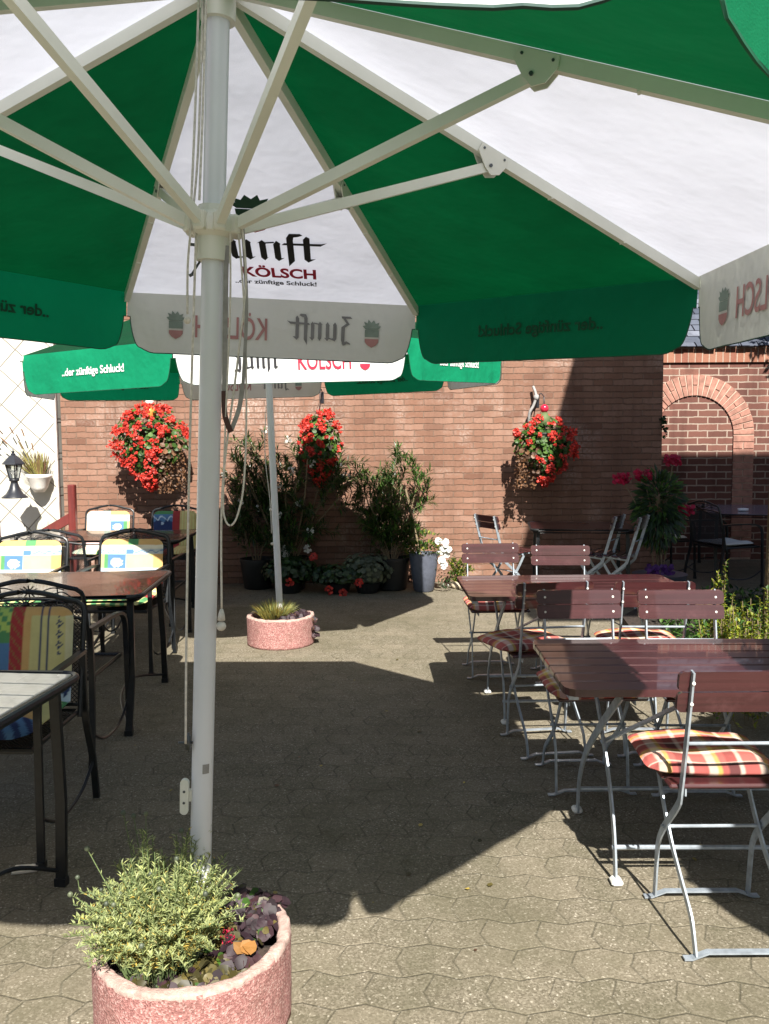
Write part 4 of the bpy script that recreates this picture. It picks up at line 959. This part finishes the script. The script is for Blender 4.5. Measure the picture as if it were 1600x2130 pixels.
# ---------------------------------------------------------------- geranium baskets on the brick wall
def basket(label, x, z, w, h, n, seed, orn, trail=None, flowers=.5, lean_=0):
    random.seed(seed); y = WY - .36; root = empty('hanging_basket', label, 'hanging basket', (x, y, z), 0, 'hanging geranium baskets on the brick wall')
    mb = MB(); mb.path([(0, .36, .30), (0, .34, .42)], .03, .012, (1, 0, 0)); mb.tube(bez([(0, .35, .40), (0, .2, .44), (0, .03, .40), (0, 0, .36), (.0, .0, .30)], 6), .006, 6); mb.build('bracket', M['lampblack'], root)
    mb = MB()
    for k in range(3):
        a = 2 * PI * k / 3 + .5; mb.tube([(0, 0, .31), (.13 * math.cos(a), .13 * math.sin(a), .03)], .002, 4)
    mb.build('hanger', M['lampblack'], root)
    mb = MB(); mb.lathe([(.07, -.12), (.13, 0), (.14, .02), (.12, .02)], n=20); mb.build('pot', M['darkpot'], root, True)
    if orn is not None:
        mb = MB(); mb.ball((0, -.02, .27), .045, 14, 0); mb.lathe([(.03, .23), (.06, .18), (.065, .12), (.03, .08)], (0, -.02, 0), 12, 1); mb.build('glass_ornament', [orn, M['orange'] if orn is M['bulbwhite'] else M['stem']], root, True)
    fo, fl = MB(), MB()
    for k in range(n):
        d = rdir(); q = random.random() ** .4; dz = d.z * h / 2 * q; env = 1 - .70 * max(0, -dz / (h / 2)) ** 1.2
        p = Vector((d.x * w / 2 * q * env + lean_ * d.z * .1, d.y * .17 * q, dz - h * .22))
        mi = 0 if dz > -h * .1 else random.choice((0, 0, 1)) 
        if trail and d.x * trail > .25 and d.z < .1 and random.random() < .7: mi = 2
        fo.disc(p, Vector((d.x, d.y - .4, d.z + .4)) + rdir() * .5, rnd(.018, .032), mi, 6, .3)
    for k in range(int(n * flowers / 10)):
        d = rdir(); d.y = -abs(d.y); env = (1 - .68 * max(0, -d.z) ** 1.2) * rnd(.8, 1.12)
        if noise.noise(d * 2.1 + Vector((seed, 0, 0))) < -.42: continue
        if trail and d.x * trail > .35 and d.z < .2: continue
        c = Vector((d.x * w / 2 * env, d.y * .19, d.z * h / 2 - h * .22)) * 1.02
        cr_ = rnd(.018, .045)
        for j in range(int(cr_ * 480)): fl.disc(c + rdir() * rnd(.3, 1) * cr_, Vector((0, -1, .4)) + rdir() * .9, rnd(.008, .017), 0, 5, .3)
    if trail:   # brown leafy shoots trailing down one side
        for k in range(16):
            x0 = trail * rnd(.05, w * .42); p = Vector((x0, rnd(-.1, .05), -h * .25))
            for j in range(26):
                p = p + Vector((trail * rnd(-.012, .014), rnd(-.008, .008), -h * .52 / 26)); fo.leaf(p, rdir(), Vector((0, -1, .2)), .035, .022, 2)
    fo.build('foliage', [M['l_green'], M['l_dark'], M['l_brown']], root); fl.build('flowers', M['f_red'], root); return root
basket('large bushy red geranium basket, leftmost of the three, with white glass top', -2.42, 1.70, .80, .86, 1500, 31, M['bulbwhite'], 1, 1.4)
basket('narrow red geranium basket in the middle of the three, right of the slimmer pole', -.66, 1.66, .44, .78, 950, 32, None, None, 1.1)
basket('red geranium basket right of the others, with a red glass ball on top', 1.66, 1.60, .66, .70, 1100, 33, M['redglass'], -1, 1.2)
# weathered driftwood hook ornament above the right basket
mb = MB(); mb.tube(bez([(1.60, WY - .06, 2.12), (1.625, WY - .10, 2.02), (1.60, WY - .10, 1.92), (1.56, WY - .09, 1.84), (1.555, WY - .06, 1.74)], 6), .016, 6)
mb.ball((1.63, WY - .1, 2.0), .035, 8); tag(mb.build('wall_ornament', M['strap'], None, True), 'weathered grey twisted ornament on the brick above the right basket', 'ornament')

# ---------------------------------------------------------------- potted shrubs along the wall
def shrub(name, label, loc, stems, seed, mats, L=.10, W=.016, pot=None, flowers=None, cat='shrub', lv=46, group=None, r0=.012, den=1.0):
    """stems: list of (dx, dy, height, spread); lance leaves whorled along branches"""
    random.seed(seed); root = empty(name, label, cat, loc, 0, group)
    if pot:
        pr, phh, pmat = pot; mb = MB(); mb.lathe([(pr * .72, 0), (pr * .78, .01), (pr, phh - .03), (pr * 1.03, phh - .03), (pr * 1.03, phh), (pr * .9, phh), (pr * .88, phh - .04), (1e-5, phh - .04)], n=28); mb.build('pot', pmat, root, 'auto')
    z0 = pot[1] - .04 if pot else 0
    st, lf, fl = MB(), MB(), MB()
    for dx, dy, h, sp in stems:
        top = Vector((dx, dy, h)); b = Vector((dx * .12, dy * .12, z0)); mid = b.lerp(top, .5) + Vector((rnd(-.04, .04), rnd(-.04, .04), .03))
        pts = bez([b, mid, top], 5); st.tube(pts, r0 * .6, 5)
        for k in range(int(7 * den)):
            p0 = pts[int(len(pts) * rnd(.15, .98))]; d = (rdir() + Vector((dx * .8, dy * .8, 1.0))).normalized(); br = [p0, p0 + d * sp * .5, p0 + d * sp + Vector((0, 0, -.02))]
            st.tube(br, .003, 3)
            for j in range(lv):
                t = rnd(.15, 1.05); p = p0.lerp(br[2], t); lf.leaf(p, d * .9 + rdir(), Vector((0, 0, 1)), L * rnd(.6, 1.1), W * rnd(.7, 1.1), random.randrange(len(mats)), .25)
            if flowers and random.random() < flowers[1]:
                for j in range(7): fl.disc(br[2] + rdir() * .035, rdir(), flowers[2], 0, 5)
    st.build('stem', M['twig'], root); lf.build('foliage', [M[m] for m in mats], root)
    if fl.v: fl.build('flowers', M[flowers[0]], root)
    return root
random.seed(50)
shrub('oleander', 'dark oleander with white flowers behind the slimmer pole, against the wall', (-1.0, 8.62, 0), [(rnd(-.55, .55), rnd(-.22, .16), rnd(.85, 1.42), .32) for k in range(14)], 51, ('l_dark', 'l_dark', 'l_green'), .12, .019, (.20, .34, M['darkpot']), ('f_white', .12, .02), lv=38, den=1.15, group='oleanders along the wall')
shrub('oleander', 'oleander left of the slimmer pole, almost lost in the shade', (-1.35, 8.7, 0), [(rnd(-.3, .3), rnd(-.2, .12), rnd(.7, 1.32), .28) for k in range(7)], 53, ('l_dark', 'l_dark', 'l_green'), .12, .019, (.18, .32, M['darkpot']), ('f_white', .10, .02), lv=36, den=1.0, group='oleanders along the wall')
shrub('oleander', 'tall bushy oleander rising into the sun left of the grey pot', (.07, 8.6, 0), [(.10, 0, 1.42, .26), (.02, -.05, 1.2, .3), (-.15, 0, 1.2, .3), (-.3, .05, 1.12, .28), (.28, 0, 1.12, .28), (.38, -.03, .98, .24), (.0, .1, 1.1, .3), (-.22, -.1, .9, .3), (.15, -.12, .95, .3), (-.4, .0, .82, .25), (.05, 0, .7, .3), (-.15, 0, .6, .3)], 52, ('l_dark', 'l_green', 'l_green'), .115, .017, (.20, .34, M['darkpot']), None, lv=40, den=1.15, group='oleanders along the wall')
# grey tall pot with pale-stemmed plant and white flowers
gp = empty('grey_pot', 'tall slate-grey pot with leafy sprays, standing in sun before the brick wall', 'plant pot', (.40, 8.45, 0))
mb = MB(); mb.lathe([(.085, 0), (.105, .02), (.135, .22), (.148, .37), (.15, .40), (.135, .40), (.13, .36), (1e-5, .36)], n=32); mb.build('pot', M['greypot'], gp, 'auto')
random.seed(8); lf, st, fl = MB(), MB(), MB()
st.tube(bez([(-.03, .05, .36), (-.10, .1, .7), (-.18, .12, 1.05)], 6), .012, 6)
for k in range(340): d = rdir(); p = Vector((d.x * .17, d.y * .14, .43 + d.z * .07 + (.10 if random.random() < .3 and d.x > -.2 else 0))); lf.leaf(p, d + Vector((0, 0, .5)), Vector((0, 0, 1)), .05, .022, random.choice((0, 0, 1)))
gl = lf.build('foliage', [M['l_green'], M['l_yel']], gp); st.build('stem', M['twig'], gp)
wf = empty('petunia', 'cluster of white trumpet flowers at the right side of the grey pot', 'flower', (.60, 8.40, 0))
for c in ((0, 0, .44), (.02, -.02, .50), (-.05, 0, .52), (.03, .02, .38), (-.02, 0, .33), (.0, 0, .28), (.05, 0, .45), (-.04, 0, .40)):
    for j in range(5): fl.disc(Vector(c) + rdir() * .016, Vector((rnd(-.3, .3), -1, .3)), rnd(.024, .036), 0, 7, .3)
lf = MB()
for k in range(160): d = rdir(); lf.leaf(Vector((.02 + d.x * .09, d.y * .06, .28 + d.z * .22)), d, Vector((0, 0, 1)), .035, .018, 0)
fl.build('flowers', M['f_white'], wf); lf.build('foliage', M['l_dark'], wf)
shrub('low_plant', 'low yellow-green plant among stones right of the grey pot', (.78, 8.75, 0), [(rnd(-.12, .12), rnd(-.05, .05), rnd(.12, .28), .10) for k in range(6)], 61, ('l_yel', 'l_green'), .04, .02, None, None, 'plant', 22)
for k, (x, y, s, lb) in enumerate(((.74, 8.60, .06, 'pale stone nearest the grey pot'), (.86, 8.62, .075, 'larger pale stone in the middle of the row by the wall'), (.99, 8.66, .06, 'pale stone farthest from the grey pot, beside the chair'))):
    mb = MB(); mb.lathe([(1e-5, -s * .6)] + [(s * math.sin(PI * i / 8), -s * .7 * math.cos(PI * i / 8)) for i in range(1, 8)] + [(1e-5, s * .7)], (0, 0, 0), 14, jit=lambda p, k=k: p * noise.noise(p * 14 + Vector((k, 0, 0))) * .45)
    tag(mb.build('stone', M['stone'], None, True, (x, y, s * .5)), lb, 'stone', 'pale stones by the brick wall')
# low geraniums and foliage in the shade at the wall foot
def lowpot(label, x, y, w, h, seed, leafm, nfl, fm='f_red', dots=None, name='potted_geranium', cat='potted plant', ph_=.11):
    random.seed(seed); root = empty(name, label, cat, (x, y + .08, 0)); mb = MB(); mb.lathe([(.10, 0), (.14, ph_), (.15, ph_), (.13, ph_), (1e-5, ph_ - .02)], n=22); mb.build('pot', M['darkpot'], root, 'auto')
    lf, fl = MB(), MB()
    for k in range(560): d = rdir(); q = random.random() ** .4; lf.disc(Vector((d.x * w * q * 1.25, d.y * .17 * q, ph_ + h * .40 + d.z * h * .5 * q)), d + Vector((0, -.3, .5)), rnd(.02, .034), 0, 6)
    for (fx, fz) in (dots or [(rnd(-w, w), rnd(0, h)) for k in range(nfl)]):
        for j in range(16): fl.disc(Vector((fx, -.17, ph_ + fz)) + rdir() * .035, Vector((0, -1, .3)) + rdir() * .6, .017, 0, 5)
    lf.build('foliage', M[leafm], root)
    if fl.v: fl.build('flowers', M[fm], root)
lowpot('shaded potted geranium by the slimmer pole foot, one red bloom low on its front', -.98, 8.35, .24, .30, 71, 'l_dark', 3, dots=[(.02, .02), (.26, .28)])
lowpot('shaded geranium with three red blooms near the ground, left of the variegated plant', -.48, 8.30, .28, .22, 72, 'l_dark', 3, dots=[(-.08, -.05), (.06, -.08), (.22, .02)])
lowpot('grey-leaved variegated plant in the shade between the red geraniums and the grey pot', -.18, 8.32, .22, .34, 73, 'l_grey', 0, name='variegated_plant')
lowpot('pale lilac flowering plant in deep shade just right of the slimmer pole', -1.02, 8.60, .2, .3, 74, 'l_dark', 5, 'f_white', name='lilac_plant', dots=[(-.05, .34), (.0, .28), (.22, .33)])
# pink-flowered tall plant in tub
random.seed(12)
pk = empty('dahlia', 'tall leafy plant with magenta flower heads in a tub before the wall corner', 'plant', (2.68, 8.0, 0))
mb = MB(); mb.lathe([(.20, 0), (.25, .22), (.26, .24), (.24, .24), (1e-5, .21)], n=28); mb.build('tub', M['greypot'], pk, 'auto')
lf, st, fl, fp_ = MB(), MB(), MB(), MB()
heads = [(-.40, -.05, 1.17), (-.18, 0, 1.2), (.11, 0, 1.34), (.22, -.05, .86)]
for hx, hy, hz in heads:
    st.tube(bez([(hx * .1, 0, .2), (hx * .35, 0, hz * .6), (hx, hy, hz)], 6), .006, 5)
    for j in range(60): fl.disc(Vector((hx, hy, hz)) + Vector((rnd(-.075, .075), rnd(-.05, .05), rnd(-.045, .045))), Vector((0, -.6, .6)) + rdir() * .6, rnd(.016, .028), 0, 5)
for k in range(6): st.tube([(rnd(-.05, .05), rnd(-.05, .05), .2), (rnd(-.12, .12), rnd(-.1, .1), 1.0)], .007, 5)
for k in range(900):
    d = rdir(); q = random.random() ** .5; p = Vector((-.02 + d.x * .22 * q, d.y * .18 * q, .86 + d.z * .36 * q)); lf.leaf(p, d + Vector((0, 0, -.5)), Vector((0, -1, .5)), rnd(.07, .12), .03, random.choice((0, 0, 1)))
for k in range(60): fp_.disc(Vector((rnd(-.2, .05), -.22 + rnd(-.03, .03), .30 + rnd(-.04, .05))), Vector((0, -1, .5)) + rdir() * .5, .022, 0, 5)
lf.build('foliage', [M['l_dark'], M['l_green']], pk); st.build('stem', M['twig'], pk); fl.build('flowers', M['f_pink'], pk); fp_.build('low_flowers', M['f_purple'], pk)
# ---------------------------------------------------------------- planted bed: ground cover, yellow shrub, post
random.seed(14); mb = MB()
for k in range(7000):
    x = rnd(1.85, 5.2); y = rnd(4.75, 7.6)
    if x < 1.9 + (abs(y - 5.4)) * .25: continue
    h = .10 + .14 * abs(noise.noise(Vector((x * 2, y * 2, 0)))) ; mb.leaf(Vector((x, y, .04 + rnd(0, h))), rdir() + Vector((0, 0, .6)), Vector((0, 0, 1)), rnd(.05, .08), rnd(.025, .04), 0 if random.random() < .75 else 1)
gc = mb.build('ground_cover', [M['l_green'], M['l_dark']]); tag(gc, 'low green ground cover in the bed behind the red tables', 'ground cover', kind='stuff')
def euon(label, x, y, n, h, r, seed, mat='l_yel'):
    random.seed(seed); root = empty('golden_shrub', label, 'shrub', (x, y, .03), 0, 'golden shrubs in the bed'); lf, st = MB(), MB()
    for k in range(n):
        a = rnd(0, 6.28); q = math.sqrt(random.random()) * r; b = Vector((q * math.cos(a), q * math.sin(a), 0)); hh = h * rnd(.5, 1.0) * (1 - .3 * q / r); t = b * 1.15 + Vector((rnd(-.04, .04), rnd(-.04, .04), hh)); st.tube([b, t], .003, 3)
        for j in range(int(hh * 130)): p = b.lerp(t, rnd(.1, 1)); lf.leaf(p, rdir() + Vector((0, 0, .3)), Vector((0, 0, 1)), rnd(.022, .036), rnd(.014, .022), 0 if random.random() < .8 else 1, .15)
    lf.build('foliage', [M[mat], M['l_green']], root); st.build('stem', M['twig'], root)
euon('golden-leaved shrub at the right edge, lit behind the near red table', 2.33, 4.95, 120, .66, .36, 81)
euon('slender upright golden shoots left of the larger golden shrub', 2.16, 5.2, 14, .84, .10, 82)
euon('low golden shrub in the sun under the near table end at the right edge', 2.05, 4.35, 50, .22, .30, 83)
euon('upright golden shoots at the far right before the brown post', 2.62, 5.3, 12, .66, .16, 84)
mb = MB(); mb.lathe([(.085, 0), (.075, .5), (.07, 1.2), (.068, 2.4), (.05, 3.2)], n=18, jit=lambda p: Vector((noise.noise(p * 6) * .02, noise.noise(p * 6 + Vector((5, 0, 0))) * .02, 0)))
tr = empty('small_tree', 'slim tree with mossy brown trunk at the far right edge beside the bed', 'tree', (2.93, 6.15, 0)); mb.build('trunk', M['bark'], tr, True)
def crown(root, c, r, n, seed, mats, ls=.09):
    random.seed(seed); mb = MB(); cl = [(Vector(c) + Vector((rdir().x * r[0], rdir().y * r[1], rdir().z * r[2])) * rnd(.4, .9), rnd(.25, .5)) for k in range(26)]
    for k in range(n):
        cc, rr = random.choice(cl); d = rdir(); mb.leaf(cc + d * rr * rnd(.5, 1), d + rdir() * .6, Vector((0, 0, 1)), ls * rnd(.7, 1.2), ls * .55, random.randrange(len(mats)))
    mb.build('crown', [M[m] for m in mats], root)
crown(tr, (1.1, -.4, 3.6), (1.0, .8, .5), 5000, 91, ('l_green', 'l_dark'))
t2 = empty('garden_tree', 'leafy tree whose green crown edge shows over the slate roof', 'tree', (6.6, 9.4, 0)); mb = MB(); mb.tube([(0, 0, 0), (.1, .1, 1.6), (.0, .2, 3.2)], .12, 10); mb.build('trunk', M['bark'], t2); crown(t2, (-.6, 0, 3.9), (1.3, .9, .9), 9000, 92, ('l_green', 'l_yel', 'l_dark'), .10)

# ---------------------------------------------------------------- left background: fence, lantern, wall pot
fn_ = empty('low_fence', 'low dark red wooden fence with posts before the tiled wall', 'fence', (0, 8.3, 0))
for x, h, w_ in ((-3.135, 1.13, .07), (-3.93, 1.0, .10)):
    mb = MB(); mb.box((x, 0, h / 2), (w_, .07, h), bev=.008); mb.build('post', M['fence'], fn_)
mb = MB()
mb.path([(-5.5, 0, .50), (-3.6, 0, .55), (-3.15, 0, .80)], .06, .09, (0, 1, 0)); mb.build('rail', M['fence'], fn_)
lp = empty('post_lantern', 'black six-sided post lantern standing on the red fence post at left', 'lantern', (-3.71, 8.3, 1.0)); lp.scale = (.82, .82, .84)
S_ = .92
mb = MB(); mb.lathe([(.155, 0), (.15, .012), (.10, .05), (.065, .11), (.045, .17), (.04, .195), (.06, .205), (.06, .22), (.05, .23)], n=16); mb.build('base', M['lampblack'], lp, True)
mb = MB(); mb.lathe([(.055, .23), (.10, .40)], n=6); mb.build('pane', M['glass'], lp)
mb = MB()
for k in range(6): a = 2 * PI * k / 6; mb.path([(.057 * math.cos(a), .057 * math.sin(a), .225), (.103 * math.cos(a), .103 * math.sin(a), .405)], .010, .010)
mb.lathe([(.145, .40), (.14, .415), (.085, .47), (.045, .505), (.03, .51), (.03, .525), (.015, .535), (.018, .55), (.006, .565), (.001, .60)], n=6); mb.lathe([(.062, .225), (.064, .235), (.05, .24)], n=6); mb.build('housing', M['lampblack'], lp)
mb = MB(); mb.ball((0, 0, .31), .028, 10); mb.build('bulb', M['bulbwhite'], lp, True)
wpot = empty('wall_planter', 'white half-round wall pot with dry grassy plant on the tiled wall', 'wall planter', (-3.66, 8.78, 1.05))
mb = MB(); mb.lathe([(.05, -.02), (.085, .03), (.12, .13), (.13, .14), (.13, .17), (.11, .17), (1e-5, .15)], n=22); mb.build('pot', M['terrapot'], wpot, True)
random.seed(5); lf = MB()
for k in range(260):
    a = rnd(0, 6.28); q = random.random(); t = Vector((math.cos(a) * .22 * q - .08 * q, math.sin(a) * .12 * q, .16 + rnd(.08, .26))); b = Vector((math.cos(a) * .05, math.sin(a) * .05, .15))
    lf.add([b - Vector((.003, 0, 0)), b + Vector((.003, 0, 0)), t + Vector((.002, 0, .0)), t - Vector((.002, 0, 0))], [(0, 1, 2, 3)], random.choice((0, 1)))
for k in range(9):
    t = Vector((rnd(-.5, .05), rnd(-.05, .05), rnd(.40, .62))); lf.path([(0, 0, .15), t], .003, .003); lf.path([t, t + (t - Vector((0, 0, .15))).normalized() * .08], .010, .010, mi=1)
lf.build('foliage', [M['l_grass'], M['l_brown']], wpot)
tuft('dry_bush', 'pale dry bushy tuft at the foot of the tiled wall behind the fence', (-3.55, 8.75, .05), .32, .85, 420, 22, ('l_grass', 'l_brown'), .006, .5)

# ---------------------------------------------------------------- small litter
mb = MB(); mb.box((0, 0, .006), (.085, .035, .012), bev=.003); mb.box((.004, .002, .015), (.078, .032, .006), Matrix.Rotation(.06, 3, 'Y'), bev=.002)
wc = mb.build('folded_coaster', M['paletop'], None, False, (-1.285, 2.83, 0)); wc.rotation_euler = (0, 0, .25); tag(wc, 'folded beige card wedge under the foot of the pale-boarded table', 'wedge')
random.seed(99); mb = MB()
for k in range(90):
    x, y = rnd(-1.4, 2.4), rnd(1.9, 8.2); mb.disc(Vector((x, y, .006)), Vector((rnd(-.2, .2), rnd(-.2, .2), 1)), rnd(.004, .012), random.randrange(3), 6, .2)
tag(mb.build('scattered_leaves', [M['l_brown'], M['l_lav2'], M['l_olive']]), 'tiny dry leaf and petal bits scattered over the paving', 'litter', kind='stuff')
